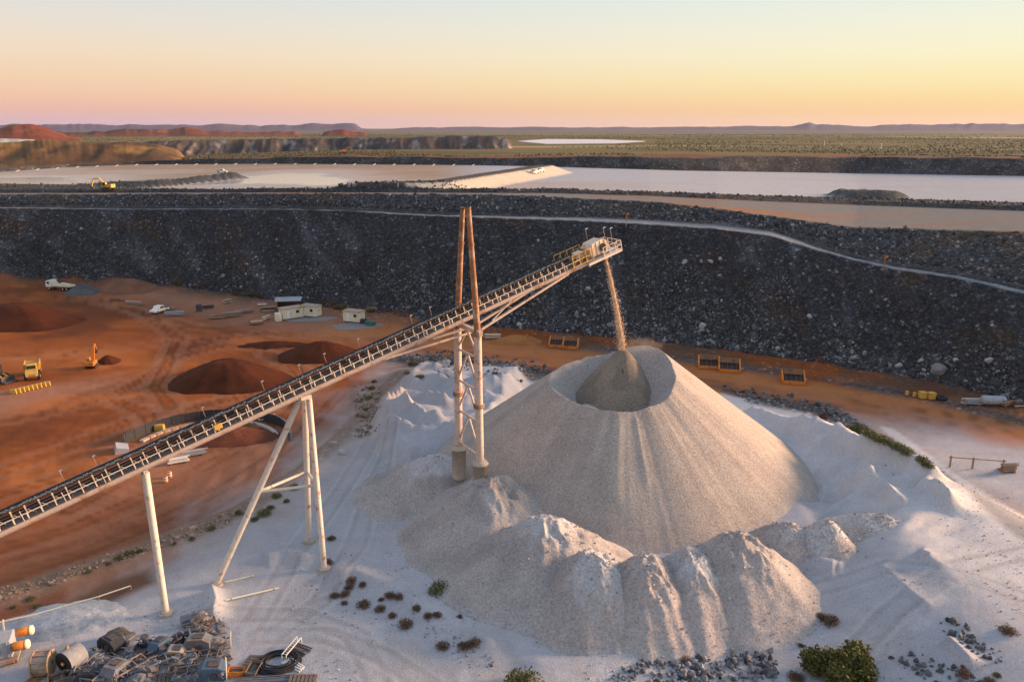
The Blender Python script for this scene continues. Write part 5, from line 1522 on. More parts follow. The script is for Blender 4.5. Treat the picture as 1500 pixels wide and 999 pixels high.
MB().lathe([(.85, 0), (.85, 1.9), (.75, 2.05), (.2, 2.15)], n=18).build('shell', 'cream_paint', t); MB().lathe([(.25, 2.12), (.25, 2.25)], n=10).build('hatch', 'dark_steel', t)
for z in (.5, 1.0, 1.5): MB().lathe([(.86, z), (.89, z + .03), (.89, z + .07), (.86, z + .1)], n=18, caps=False).build('hoop', 'cream_paint', t)
t = thing('skip_bin', 'green bin beside the hut nearest the conveyor', 'bin', GP(543, 477), R(-10))
MB().prism([(-1.0, .1), (.9, .1), (1.2, 1.0), (-1.3, 1.0)], -.6, .6).build('shell', 'green_paint', t); MB().box((0, 0, 1.04), (2.5, 1.3, .06)).build('lid', 'green_paint', t)
t = thing('generator', 'small dark generator box behind the hut nearest the conveyor', 'generator', GP(533, 474), R(-10))
MB().box((0, 0, .6), (1.5, .9, 1.1), bev=.1).build('housing', 'black_plastic', t); MB().tube((.4, 0, 1.1), (.4, 0, 1.6), .06).build('exhaust', 'dark_steel', t)
for px, py, rx, ry, lb in ((522, 478, 6.0, 3.2, 'grey gravel pad under the hut nearest the conveyor'), (452, 468, 6.5, 2.4, 'grey gravel pad under the two huts')):
    p = GP(px, py); b = MB(); n = 26
    ring = [(rx * math.cos(a) * (1 + .12 * math.sin(5 * a)), ry * math.sin(a) * (1 + .15 * math.cos(3 * a))) for a in [6.283 * i / n for i in range(n)]]
    v = [(x, y, float(terrain_z(x + p[0], y + p[1])) - p[2] + .05) for x, y in ring] + [(0, 0, .09)]
    b.add(v, [(i, (i + 1) % n, n) for i in range(n)])
    o = b.build('gravel_pad', mat('gravel_pad_surface', (.24, .21, .195), .95, var=.3, scale=1.5)); o.location = p
    tag(o, kind='structure')


def pipe_stack(px, py, L, rz, n, m, label, r=.12, spread=1.2):
    t = thing('pipe_stack', label, 'pipe stack', GP(px, py), rz, 'stacks of pipe and timber in the yard')
    rs = random.Random(int(px * 7 + py))
    k = 0; lay = 0
    while k < n:
        for j in range(max(2, int(n / 3) - lay)):
            if k >= n: break
            l = L * rs.uniform(.75, 1.05); y = (j - n / 6) * r * 2.3 * spread + rs.uniform(-.05, .05); z = .18 + r + lay * r * 2
            MB().tube((-l / 2, y, z), (l / 2, y + rs.uniform(-.2, .2), z + rs.uniform(-.02, .04)), r, n=8).build('pipe', m if rs.random() < .7 else rs.choice(['grey_sheet', 'beige_paint', 'tan_wood']), t); k += 1
        lay += 1
    for x in (-L / 3, L / 3): MB().box((x, 0, .09), (.2, n / 3 * r * 2.4 * spread + .4, .18)).build('bearer', 'tan_wood', t)


PS = [(376, 475, 3.4, .3, 12, 'rust_steel', 'rusty pipe stack in front of the tank, nearest of the yard stacks'), (388, 469, 2.6, 1.2, 9, 'beige_paint', 'pale jumbled pipes just left of the tank'),
      (340, 464, 5.0, .35, 12, 'tan_wood', 'long brown stack of timber and pipe in the middle of the yard'), (318, 467, 4.0, .2, 9, 'rust_steel', 'rusty low pipe row at the left end of the long brown stack'),
      (358, 459, 4.5, .5, 9, 'rust_steel', 'rusty pipe row at the right end of the long brown stack'), (332, 444, 2.4, 1.0, 9, 'worn_steel', 'small tall stack of worn red-brown pipe nearest the bank'),
      (256, 462, 5.0, .15, 8, 'grey_sheet', 'flat row of pale pipes beside the small white vehicle'), (250, 455, 3.0, .2, 6, 'rust_steel', 'short rusty row behind the small white vehicle'),
      (196, 446, 6.0, -.25, 6, 'rust_steel', 'thin rusty line of pipes left of the white vehicle, nearer the bank'), (172, 441, 5.0, -.2, 5, 'rust_steel', 'leftmost thin rusty line of pipes in the yard'),
      (394, 456, 4.0, .2, 9, 'dark_steel', 'dark pipes beside the open shed'), (384, 448, 2.5, .1, 5, 'white_paint', 'short pale pipes left of the open shed roof'),
      (305, 452, 3.0, .4, 6, 'dark_steel', 'dark low stack between the white vehicle and the red-brown stack'), (545, 455, 3.0, -.2, 5, 'rust_steel', 'rusty pipes at the bank foot above the green bin'),
      (722, 496, 3.6, -.1, 9, 'beige_paint', 'pale timber and pipe stack on the road edge right of the mast'), (702, 497, 2.5, -.1, 7, 'tan_wood', 'brown timber stack hidden partly by the mast')]
for a in PS: pipe_stack(*a)
t = thing('generator', 'dark square box on legs between the pipe stacks and the bank', 'generator', GP(292, 456), .3)
MB().box((0, 0, 1.1), (1.5, 1.1, 1.5), bev=.1).build('housing', 'dark_steel', t)
for x in (-.6, .6): MB().box((x, 0, .18), (.12, 1.0, .36)).build('skid', 'dark_steel', t)


# orange truck trays along the road
def tray(px, py, rz, label, L=3.9, Wd=3.4):
    t = thing('truck_tray', label, 'truck tray', GP(px, py), rz, 'orange truck trays parked along the haul road')
    for s in (-1, 1):
        o = MB().prism([(-Wd / 2, 0), (Wd / 2, 0), (Wd / 2, 1.9), (Wd / 2 - .8, 2.0), (-Wd / 2, .75)], s * L / 2 - .14, s * L / 2 + .14)
        w = o.build('side_plate', 'orange_paint', t)
        for k in range(4): 
            x = -Wd / 2 + .35 + k * .85; MB().bar((x, s * (L / 2 + .12), .05), (x, s * (L / 2 + .12), min(1.85, .8 + k * .42)), .14, .12, (1, 0, 0)).build('side_rib', 'orange_paint', w)
    MB().bar((-Wd / 2 + .05, 0, .45), (Wd / 2 - .9, 0, 1.55), L - .16, .1).build('floor', 'rubber', t)
    MB().bar((-.1, 0, 1.45), (Wd / 2 - .05, 0, 2.0), L - .4, .14).build('canopy_plate', 'tray_rust', t)
    MB().box((Wd / 2 - .04, 0, .9), (.1, L - .16, 1.7)).build('head_board', 'orange_paint', t)
    for k in range(4):
        y = -L / 2 + .6 + k * (L - 1.2) / 3; MB().bar((-Wd / 2 + .1, y, .56), (Wd / 2 - .95, y, 1.65), .10, .12).build('floor_rib', 'tray_rust', t)
    MB().bar((-Wd / 2, -L / 2, .32), (-Wd / 2, L / 2, .32), .2, .6).build('tail_beam', 'orange_paint', t)


for px, py, lb in [(816, 507, 'small orange truck tray left of the falling gravel, left of a pair'), (836, 509, 'small orange truck tray left of the falling gravel, right of a pair'),
                   (1038, 537, 'orange truck tray with grey top plate just right of the cone, left of a pair'), (1068, 542, 'orange truck tray with grey top plate just right of the cone, right of a pair'),
                   (1161, 559, 'lone orange truck tray on the road, rightmost of all')]:
    k = .8 if px < 900 else 1.0
    tray(px, py, R(78), lb, 3.9 * k, 3.4 * k)

# road-side odds and ends at the right
for px, py, lb in ((1351, 583, 'left of two yellow bins on the road edge at right'), (1364, 584, 'right of two yellow bins on the road edge at right')):
    t = thing('yellow_bin', lb, 'bin', GP(px, py), .1); MB().box((0, 0, .55), (1.1, 1.0, 1.0), bev=.06).build('shell', 'yellow_paint', t); MB().box((0, 0, 1.1), (1.2, 1.1, .08)).build('lid', 'yellow_paint', t)
for px, py, lb in ((1328, 579, 'short yellow bollard left of the two yellow bins'), (1339, 581, 'dull yellow bollard next to the two yellow bins')):
    t = thing('bollard', lb, 'bollard', GP(px, py)); MB().tube((0, 0, 0), (0, 0, .8), .3, .26, n=10).build('post', 'yellow_paint', t); MB().tube((0, 0, 0), (0, 0, .1), .45, n=10).build('base', 'dark_steel', t)
t = thing('storage_tank', 'grey horizontal cylinder tank on the road edge near the right border', 'tank', GP(1454, 594), R(-6))
MB().lathe([(.3, -1.95), (.7, -1.85), (.78, -1.6), (.78, 1.6), (.7, 1.85), (.3, 1.95)], (0, 0, .95), 16, 'X').build('shell', 'grey_sheet', t)
for x in (-1.2, 1.2): MB().box((x, 0, .25), (.25, 1.3, .5)).build('saddle', 'dark_steel', t)
for px, py, rz, n, m, lb in ((1422, 592, -.1, 9, 'grey_sheet', 'grey pipe and sheet stack left of the cylinder tank'), (1478, 594, .2, 7, 'rust_steel', 'rusty pipe stack right of the cylinder tank'), (1497, 596, 0, 6, 'dark_steel', 'dark pipe stack cut by the right edge')):
    pipe_stack(px, py, 3.4, rz, n, m, lb)
t = thing('tyre', 'black tyre lying on the road edge right of the yellow bins', 'tyre', GP(1379, 585))
MB().lathe([(.55, 0), (.9, .05), (1.0, .3), (.9, .55), (.55, .6), (.5, .3), (.55, 0)], n=16, caps=False).build('tread', 'rubber', t)
t = thing('boom_gate', 'long thin rail gate on posts over the pale flat at right', 'gate', GP(1391, 684))
e = Vector(GP(1468, 690)) - Vector(GP(1391, 684))
for k in (0, .43, 1): MB().bar(e * k, e * k + Vector((0, 0, 1.7)), .18, .18, (1, 0, 0)).build('post', 'tan_wood', t)
MB().bar(Vector((-.3, 0, 1.5)), e * 1.05 + Vector((0, 0, 1.5)), .12, .12).build('rail', 'tan_wood', t)
pipe_stack(1474, 690, 2.2, .1, 9, 'tan_wood', 'small timber stack at the right end of the rail gate', .14)

# ------------------------------------------------------------------ ring wall in the yard
p = GP(300, 655); R0 = 12.2
t = thing('ring_wall', 'dark-lined round tank wall sunk in the red ground beside the conveyor', 'ring wall', p)


def arc(r0, r1, z0, z1, a0, a1, n, name, m, parent):
    b = MB(); v = []
    for i in range(n + 1):
        a = R(a0 + (a1 - a0) * i / n); c, s = math.cos(a), math.sin(a)
        v += [(r0 * c, r0 * s, z0), (r1 * c, r1 * s, z0), (r1 * c, r1 * s, z1), (r0 * c, r0 * s, z1)]
    f = []
    for i in range(n):
        k = 4 * i
        for j in range(4): f.append((k + j, k + (j + 1) % 4, k + 4 + (j + 1) % 4, k + 4 + j))
    f += [(3, 2, 1, 0), (4 * n, 4 * n + 1, 4 * n + 2, 4 * n + 3)]
    return b.add(v, f).build(name, m, parent)


arc(R0, R0 + .3, -.6, 1.5, 10, 176, 40, 'outer_wall', 'scrap_grey', t)
for k in range(16): arc(R0 - .10, R0 - .02, .05 + .02 * (k % 3), 1.6 + .04 * (k % 2), 11 + k * 10.3, 11 + k * 10.3 + 9.9, 3, 'lining_panel', 'black_plastic', t)
arc(R0 - 2.2, R0 - 1.5, -.2, .35, 25, 170, 30, 'inner_kerb', 'concrete', t)
for k in range(14): arc(R0 - 2.32, R0 - 2.22, -.1, .55, 60 + k * 7.5, 60 + k * 7.5 + 4, 1, 'kerb_post', 'tan_wood', t)
MB().box((-R0 + .6, -1.6, .3), (1.7, 2.6, 1.2), .5, ('Y', .3)).build('end_block', 'grey_sheet', t)
o = thing('yellow_box', 'bright yellow box inside the round tank wall', 'box', GP(234, 630), .15)
MB().box((0, 0, .45), (1.5, .9, .8), bev=.12).build('body', 'yellow_paint', o); MB().box((0, 0, .88), (1.3, .75, .08)).build('lid', 'yellow_paint', o)
for px, py, rz, L, m, lb in ((280, 668, .5, 4.5, 'grey_sheet', 'pale planks under the conveyor in front of the ring wall'), (262, 678, .45, 3, 'white_paint', 'white pipes under the conveyor, lower left of the pale planks'), (392, 615, .4, 3, 'dark_steel', 'dark beams right of the conveyor beside the ring wall')):
    pipe_stack(px, py, L, rz, 6, m, lb)
for px, py, lb in ((243, 706, 'left red and white barrel under the conveyor'), (249, 699, 'right red and white barrel under the conveyor')):
    o = thing('traffic_barrel', lb, 'barrel', GP(px, py)); MB().lathe([(.3, 0), (.26, .9)], n=10).build('body', 'orange_paint', o)
    for z in (.25, .6): MB().lathe([(.31, z), (.30, z + .16)], n=10).build('band', 'white_paint', o)
for k in range(9):
    px = 20 + k * 6.2; py = 577 - k * 1.5
    o = thing('barrier', ORD[k] + ' yellow barrier block from the left in the row below the dump truck', 'barrier', GP(px, py), R(12), 'row of yellow barrier blocks')
    MB().prism([(-.55, 0), (.55, 0), (.5, .15), (.45, .8), (-.45, .8), (-.5, .15)], -.2, .2).build('block', 'yellow_paint', o)
    for x in (-.35, .35): MB().box((x, 0, .02), (.3, .5, .1)).build('foot', 'dark_steel', o)

# stakes and posts
for px, py0, py1, lb in ((917, 332, 312, 'rusty stake on the grey bench road behind the conveyor head'), (1294, 396, 374, 'rusty stake with a cross piece beside the grey bench road at right')):
    p = GP(px, py0); d = p[1] * cp_ + (CAM_H - p[2]) * sp_; h = (py0 - py1) * d / FPX
    t = thing('marker_stake', lb, 'stake', p); MB().tube((0, 0, -.2), (.1, 0, h), .12, n=6).build('post', 'rust_steel', t); MB().box((.3, 0, h - .3), (.8, .08, .5)).build('plate', 'orange_paint', t)
for px, py, h, lb in ((1207, 217, 7, 'pale pole on the green plain, leftmost of the three'), (1232, 217, 5, 'short dim pole on the green plain, middle of the three'), (1290, 223, 9, 'pale tall pole on the green plain, rightmost of the three')):
    p = G(px, py, 26); p[2] = float(terrain_z(p[0], p[1])); d = p[1]
    o = thing('pole', lb, 'pole', p); MB().tube((0, 0, -1), (0, 0, h * d / FPX), .35, .28, n=6).build('post', 'beige_paint', o); MB().bar((-.9, 0, h * d / FPX - .6), (.9, 0, h * d / FPX - .6), .2, .2).build('crossarm', 'beige_paint', o)
dm = MB().bar((-.9, -.9, 0), (1.0, .9, 1.0), .45, .45).mesh('pipe', M['beige_paint'])
sm_ = MB().box((.9, .8, .3), (.25, .25, 1.1)).mesh('stand', M['tan_wood'])
for k in range(24):
    px = 26 + k * 29; py = np.interp(px, [0, 100, 200, 400, 690], [253, 246.5, 242.5, 241.2, 243.2])
    p = GP(px, py)
    t = thing('discharge_spigot', ORD[k] + ' pale discharge pipe from the left on the far rim of the left pond', 'pipe', p, 0, 'discharge pipes along the rim of the left pond')
    put('pipe', dm, t); put('stand', sm_, t); t.scale = (.75,) * 3

# ------------------------------------------------------------------ scrap yard, front left
def G2(px, py): return GP(px, py)


p = G2(12, 962); t = thing('screen_skid', 'pale grey machine skid with two orange motors cut by the left edge', 'machine skid', p, R(22))
MB().box((-1.3, 0, .35), (4.6, 3.0, .25)).build('base_frame', 'dusty_steel', t)
MB().box((-1.2, 0, 1.35), (3.6, 2.0, 1.6), bev=.08).build('casing', 'grey_sheet', t)
for k in range(6): MB().box((-2.7 + k * .6, -1.03, 1.35), (.07, .06, 1.5)).build('casing_rib', 'grey_sheet', t)
for y in (-1.0, 1.2):
    o = MB().lathe([(.36, 0), (.4, .1), (.4, .9), (.34, 1.0)], (.7, y, 1.5), 14, 'X').build('motor', 'orange_paint', t); MB().lathe([(.42, 1.0), (.42, 1.25), (.2, 1.35)], (.7, y, 1.5), 14, 'X').build('fan_cover', 'cream_paint', o)
for x in (-2.6, -.4): MB().bar((x, 1.3, .4), (x + .2, 1.3, 3.0), .12, .12).build('stand', 'cream_paint', t)
MB().tube((-2.5, -1.7, .3), (.8, -1.7, .5), .12).build('feed_pipe', 'dusty_steel', t)

p = G2(66, 986); t = thing('cable_drum', 'brown wooden cable drum standing on edge left of the belt roll', 'cable drum', p, R(8)); t.scale = (.88,) * 3
for x in (-.75, .75): 
    o = MB().lathe([(1.22, x - .06), (1.22, x + .06)], (0, 0, 1.22), 28, 'X').build('flange', 'tan_wood', t)
    MB().lathe([(.2, x - .09), (.2, x + .09)], (0, 0, 1.22), 10, 'X').build('hub', 'dark_steel', o)
MB().lathe([(1.05, -.68), (1.08, 0), (1.05, .68)], (0, 0, 1.22), 28, 'X').build('barrel', 'dusty_steel', t)
for k in range(10):
    a = 6.283 * k / 10; MB().bar((-.8, 1.13 * math.cos(a), 1.22 + 1.13 * math.sin(a)), (.8, 1.13 * math.cos(a), 1.22 + 1.13 * math.sin(a)), .22, .04).build('stave', 'tan_wood', t)
p = G2(108, 978); t = thing('belt_roll', 'big black roll of conveyor belt with a pale dusty outer wrap', 'belt roll', p, R(66)); t.scale = (.9,) * 3
MB().lathe([(1.12, -.9), (1.14, 0), (1.12, .9)], (0, 0, 1.12), 36, 'X').build('outer_wrap', 'roll_grey', t)
for k, rr in enumerate((1.08, .92, .76, .60, .44)): MB().lathe([(rr - .07, -.93 - .02 * (k % 2)), (rr, -.92), (rr, .92), (rr - .07, .93 + .02 * (k % 2))], (0, 0, 1.12), 30, 'X').build('belt_layer', 'rubber', t)
MB().lathe([(.2, -1.05), (.2, 1.05)], (0, 0, 1.12), 14, 'X').build('core', 'orange_paint', t); MB().lathe([(.1, -1.06), (.1, 1.06)], (0, 0, 1.12), 10, 'X').build('core_hole', 'white_paint', t)
MB().tube((-.2, .2, 2.2), (-.2, .2, 2.55), .16).build('cap_block', 'tan_wood', t)


def junk(kind, px, py, s, rz, m, label, cat, tilt=.12, lift=0.0):
    t = thing(kind, label, cat, tuple(np.array(G2(px, py)) + [0, 0, lift]), rz, 'scrap in the front left yard')
    t.rotation_euler = (random.uniform(-tilt, tilt), random.uniform(-tilt, tilt), rz)
    if kind == 'lattice_rack':
        for y in (-.5, .5):
            for z in (.1, .9): MB().bar((-s, y * s * .9, z * s * .6), (s, y * s * .9, z * s * .6), .1, .1).build('rail', m, t)
        for x in (-1, -.33, .33, 1):
            for y in (-.5, .5): MB().bar((x * s, y * s * .9, .05), (x * s, y * s * .9, .95 * s * .6), .09, .09, (1, 0, 0)).build('upright', m, t)
            MB().bar((x * s, -.5 * s * .9, .55 * s), (x * s, .5 * s * .9, .55 * s), .08, .08).build('crossbar', m, t)
    elif kind == 'sheet_panel':
        for k in range(4): MB().prism([(-s, .1 + .1 * k), (-.2 * s, .16 + .1 * k + .1 * s), (s, .12 + .1 * k), (s, .16 + .1 * k), (-.2 * s, .2 + .1 * k + .1 * s), (-s, .14 + .1 * k)], -.6 * s + .1 * k, .6 * s + .05 * k).build('sheet', m if k != 1 else 'grey_sheet', t)
    elif kind == 'machine_casing':
        o = MB().prism([(-s, 0), (s, 0), (s, .8 * s), (.5 * s, 1.1 * s), (-.6 * s, 1.1 * s), (-s, .6 * s)], -.55 * s, .55 * s).build('shell', m, t)
        for k in range(4): MB().box((-.6 * s + k * .4 * s, -.57 * s, .4 * s), (.08, .06, .7 * s)).build('rib', m, o)
        MB().lathe([(.25 * s, -.62 * s), (.25 * s, -.5 * s)], (.2 * s, 0, .5 * s), 14, 'Y').build('port', 'dark_steel', t)
        MB().box((.1 * s, 0, 1.12 * s), (.7 * s, .6 * s, .1)).build('hatch', 'dark_steel', t)
    elif kind == 'roller_pile':
        for k in range(7):
            y = (k % 4 - 1.5) * .32 + (.16 if k > 3 else 0); z = .18 + (.3 if k > 3 else 0)
            o = MB().lathe([(.05, -s * 1.08), (.15, -s), (.15, s), (.05, s * 1.08)], (0, y, z), 10, 'X').build('roller', m, t)
    elif kind == 'hose_coil':
        for k in range(9):
            rr = s * (1 - .055 * k); z = .09 + .14 * (k % 3)
            MB().path([(rr * math.cos(a) * 1.1, rr * math.sin(a) * .95, z + .05 * math.sin(3 * a + k)) for a in [6.2832 * i / 30 for i in range(31)]], .075, 6).build('hose_loop', m, t)
    elif kind == 'pallet':
        for k in range(7): MB().box((-s + k * s / 3, 0, .2), (s * .24, s * 1.5, .04)).build('slat', m, t)
        for y in (-.65, 0, .65): MB().box((0, y * s, .09), (s * 2.15, .12, .17)).build('bearer', m, t)
    elif kind == 'timber_crate':
        for z in (.12, .42, .72):
            for y in (-1, 1): MB().box((0, y * s * .6, z * s), (s * 2, .05, .22 * s)).build('slat', m, t)
            for x in (-1, 1): MB().box((x * s, 0, z * s), (.05, s * 1.15, .22 * s)).build('slat', m, t)
        MB().box((0, 0, .06), (s * 1.9, s * 1.1, .06)).build('floor', m, t)
        MB().box((0, 0, .35 * s), (s * 1.3, s * .8, .5 * s), bev=.1).build('contents', 'dark_steel', t)
    elif kind == 'tarpaulin':
        b = MB(); n = 14; rs = random.Random(int(px))
        hgt = [[.75 * s * math.exp(-((i / n - .5) ** 2 + (j / n - .5) ** 2) * 5) + rs.uniform(-.05, .05) * s for j in range(n + 1)] for i in range(n + 1)]
        v = [((i / n - .5) * 2 * s, (j / n - .5) * 1.6 * s, hgt[i][j] - .1) for i in range(n + 1) for j in range(n + 1)]
        b.add(v, [(i * (n + 1) + j, (i + 1) * (n + 1) + j, (i + 1) * (n + 1) + j + 1, i * (n + 1) + j + 1) for i in range(n) for j in range(n)]).build('sheet', m, t)
        for k in range(2): MB().path([(-s + .15, (k - .5) * s, .2), (0, (k - .5) * s, .72 * s), (s - .1, (k - .5) * s, .15)], .03, 4).build('lashing', 'tan_wood', t)
    elif kind == 'pipe_bundle':
        for k in range(6): MB().tube((-s * (1 - .05 * k), -.4 + .16 * k, .12 + .02 * k), (s, -.4 + .16 * k + random.uniform(-.2, .2), .12 + .1 * (k % 2)), .07, n=7).build('pipe', m, t)
    elif kind == 'steel_drum':
        o = MB().lathe([(.3 * s, 0), (.3 * s, .9 * s)], n=16).build('shell', m, t)
        for z in (.3, .6): MB().lathe([(.3 * s, z * s), (.325 * s, z * s + .02), (.3 * s, z * s + .05)], n=16, caps=False).build('hoop', m, o)
        MB().lathe([(.27 * s, .9 * s), (.27 * s, .91 * s)], n=14).build('lid', 'dark_steel', t)
    elif kind == 'ladder':
        for y in (-.22, .22): MB().bar((-s, y, .5), (s, y, .75), .06, .09).build('stile', m, t)
        for k in range(9): MB().tube((-s + (k + .5) * s * 2 / 9, -.22, .5 + (k + .5) * .25 / 9), (-s + (k + .5) * s * 2 / 9, .22, .5 + (k + .5) * .25 / 9), .03, n=5).build('rung', m, t)
        for y in (-.22, .22): MB().bar((-s, y, .5), (-s, y, -.1), .06, .06, (1, 0, 0)).bar((s, y, .75), (s, y, -.1), .06, .06, (1, 0, 0)).build('leg', m, t)
    return t


J = [('lattice_rack', 112, 992, 1.0, .3, 'scrap_grey', 'small pale frame at the foot of the belt roll', 'frame'),
     ('tarpaulin', 140, 966, 1.1, .2, 'grey_plastic', 'grey crumpled cover right of the belt roll', 'tarpaulin'),
     ('machine_casing', 164, 950, 1.15, -.5, 'black_plastic', 'dark casing with a round port behind the crumpled cover', 'machine casing'),
     ('machine_casing', 172, 938, .9, .9, 'dark_steel', 'black tilted casing topmost at the left of the scrap heap', 'machine casing'),
     ('sheet_panel', 187, 940, .9, 1.35, 'scrap_grey', 'upright grey sheets beside the black tilted casing', 'sheet stack'),
     ('pipe_bundle', 182, 965, 2.0, .42, 'scrap_grey', 'long pale tubes lying across the middle of the scrap heap', 'pipe bundle'),
     ('lattice_rack', 150, 990, 1.5, 1.25, 'scrap_grey', 'pale lattice frame below the long tubes', 'frame'),
     ('machine_casing', 170, 990, 1.15, 1.3, 'scrap_grey', 'blue-grey casing right of the pale lattice frame', 'machine casing'),
     ('lattice_rack', 190, 985, 1.4, .9, 'dusty_steel', 'dusty square frame in the lower middle of the heap', 'frame'),
     ('roller_pile', 203, 968, .9, 1.5, 'dark_steel', 'dark rollers stacked in the middle of the heap', 'roller pile'),
     ('timber_crate', 216, 962, .7, .2, 'scrap_wood', 'small timber crate with pale lid in the middle of the heap', 'crate'),
     ('steel_drum', 212, 946, 1.2, 0, 'blue_paint', 'blue drum behind the small timber crate', 'drum'),
     ('hose_coil', 214, 950, .9, 0, 'black_plastic', 'black hose ring round the blue drum', 'hose coil'),
     ('sheet_panel', 212, 986, 1.2, .15, 'scrap_grey', 'curved grey sheets in the lower middle of the heap', 'sheet stack'),
     ('tarpaulin', 205, 1000, 1.3, -.2, 'scrap_grey', 'pale lumpy cover at the bottom edge of the heap', 'tarpaulin'),
     ('machine_casing', 236, 953, 1.0, 1.2, 'blue_paint', 'blue-grey casing in the right middle of the heap', 'machine casing'),
     ('lattice_rack', 238, 973, 1.2, .6, 'grey_sheet', 'whitish frame below the blue-grey casing', 'frame'),
     ('steel_drum', 238, 963, 1.1, 0, 'blue_paint', 'dull blue drum in front of the blue-grey casing', 'drum'),
     ('pallet', 234, 997, 1.0, .3, 'scrap_wood', 'wooden pallet at the bottom edge of the heap', 'pallet'),
     ('roller_pile', 252, 945, 1.1, 1.0, 'black_plastic', 'black rollers at the back right of the heap', 'roller pile'),
     ('machine_casing', 258, 962, .9, .1, 'dusty_steel', 'dusty casing beside the dull blue drum', 'machine casing'),
     ('tarpaulin', 262, 976, 1.0, .6, 'dusty_steel', 'cream sack-like bundle in the right of the heap', 'bundle'),
     ('timber_crate', 262, 988, .8, .2, 'scrap_wood', 'brown open crate under the cream bundle', 'crate'),
     ('sheet_panel', 275, 968, 1.0, -.9, 'grey_plastic', 'dark blue sheets leaning right of the cream bundle', 'sheet stack'),
     ('machine_casing', 290, 952, 1.2, .1, 'scrap_grey', 'pale square casing at the right of the heap', 'machine casing'),
     ('tarpaulin', 314, 946, 1.35, .2, 'scrap_grey', 'broad pale cover topmost at the right of the heap', 'tarpaulin'),
     ('lattice_rack', 300, 968, 1.3, .1, 'scrap_wood', 'brown flat frame below the broad pale cover', 'frame'),
     ('pipe_bundle', 318, 972, 1.2, .8, 'dark_steel', 'dark bent pipes at the right end of the heap', 'pipe bundle'),
     ('lattice_rack', 285, 992, 1.4, .2, 'scrap_grey', 'pale grid frame at the bottom right of the heap', 'frame'),
     ('machine_casing', 312, 990, 1.2, .1, 'blue_paint', 'blue-grey box at the bottom right of the heap', 'machine casing'),
     ('sheet_panel', 280, 912, .9, .5, 'scrap_grey', 'folded pale sheets at the tail end of the heap near the post', 'sheet stack'),
     ('tarpaulin', 297, 905, 1.0, .3, 'dusty_steel', 'whitish crumpled cover at the tail end of the heap', 'tarpaulin'),
     ('timber_crate', 304, 914, .7, .6, 'scrap_wood', 'yellowish crate beside the whitish crumpled cover', 'crate'),
     ('tarpaulin', 293, 926, 1.0, 1.0, 'dusty_steel', 'dusty cover below the yellowish crate', 'tarpaulin'),
     ('roller_pile', 284, 935, .8, .3, 'black_plastic', 'black rollers linking the heap and its tail', 'roller pile'),
     ('hose_coil', 408, 972, 1.75, .2, 'rubber', 'large black hose coil lying alone right of the heap', 'hose coil'),
     ('ladder', 428, 955, 1.2, 1.25, 'white_paint', 'pale ladder frame leaning over the hose coil', 'ladder'),
     ('pipe_bundle', 438, 952, 1.0, -.5, 'dark_steel', 'dark rods on the far side of the hose coil', 'pipe bundle'),
     ('pipe_bundle', 430, 975, 1.1, -.6, 'white_paint', 'pale bent rods in front of the hose coil', 'pipe bundle'),
     ('pallet', 371, 975, 1.25, 1.45, 'scrap_wood', 'brown timber pallet left of the hose coil', 'pallet'),
     ('timber_crate', 372, 984, .75, 1.45, 'scrap_wood', 'timber box lying on the brown pallet', 'crate'),
     ('timber_crate', 346, 988, .65, .1, 'orange_paint', 'small orange box left of the brown pallet', 'crate'),
     ('pipe_bundle', 385, 998, 2.6, .15, 'scrap_grey', 'long grey pipes at the bottom below the hose coil', 'pipe bundle'),
     ('pallet', 443, 998, 1.0, .1, 'scrap_wood', 'dark-edged pallet at the bottom right of the hose coil', 'pallet'),
     ('pipe_bundle', 48, 1000, 1.2, 1.2, 'rust_steel', 'rusty thin pipes in front of the cable drum', 'pipe bundle'),
     ('timber_crate', 88, 998, .8, .5, 'scrap_wood', 'brown crate in front of the drum at the bottom edge', 'crate'),
     ('machine_casing', 128, 998, .9, .2, 'black_plastic', 'black casing at the bottom edge below the belt roll', 'machine casing')]
for k in J: junk(*k)
for px, py0, h, lb in ((338, 948, 1.6, 'thin white pole standing right of the scrap heap'), (332, 996, 2.2, 'white pole at the bottom edge right of the scrap heap')):
    t = thing('pole', lb, 'pole', G2(px, py0)); MB().tube((0, 0, -.1), (.1, .05, h), .05, n=6).build('post', 'white_paint', t); MB().tube((0, 0, 0), (0, 0, .06), .22, n=8).build('base', 'concrete', t)
# pipe lying along the edge of the white sand
a = Vector(G2(45, 908)); pts = [Vector(G2(x, y)) - a + Vector((0, 0, .5)) for x, y in ((0, 918), (45, 908), (95, 894), (145, 880), (192, 864))]
t = thing('pipeline', 'thin pale pipe on short stands along the edge of the brown ditch', 'pipeline', a)
MB().path(pts, .07, 6).build('pipe', 'cream_paint', t)
for q in pts: MB().bar(q - Vector((0, 0, .8)), q, .1, .1, (1, 0, 0)).build('stand', 'tan_wood', t)
a = Vector(G2(340, 878)); 
for (x0, y0, x1, y1, lb) in ((330, 880, 408, 862, 'long white pipe lying on the sand right of the trestle front foot'), (322, 855, 372, 844, 'short pale pipe lying on the sand beside the trestle front foot')):
    a = Vector(G2(x0, y0)); e = Vector(G2(x1, y1)) - a
    t = thing('ground_pipe', lb, 'pipe', a); MB().tube((0, 0, .08), e + Vector((0, 0, .08)), .09, n=8).build('pipe', 'cream_paint', t)
    for k in (.1, .9): MB().tube(e * k + Vector((0, 0, .08)), e * (k + .02) + Vector((0, 0, .08)), .13, n=8).build('joint', 'grey_sheet', t)

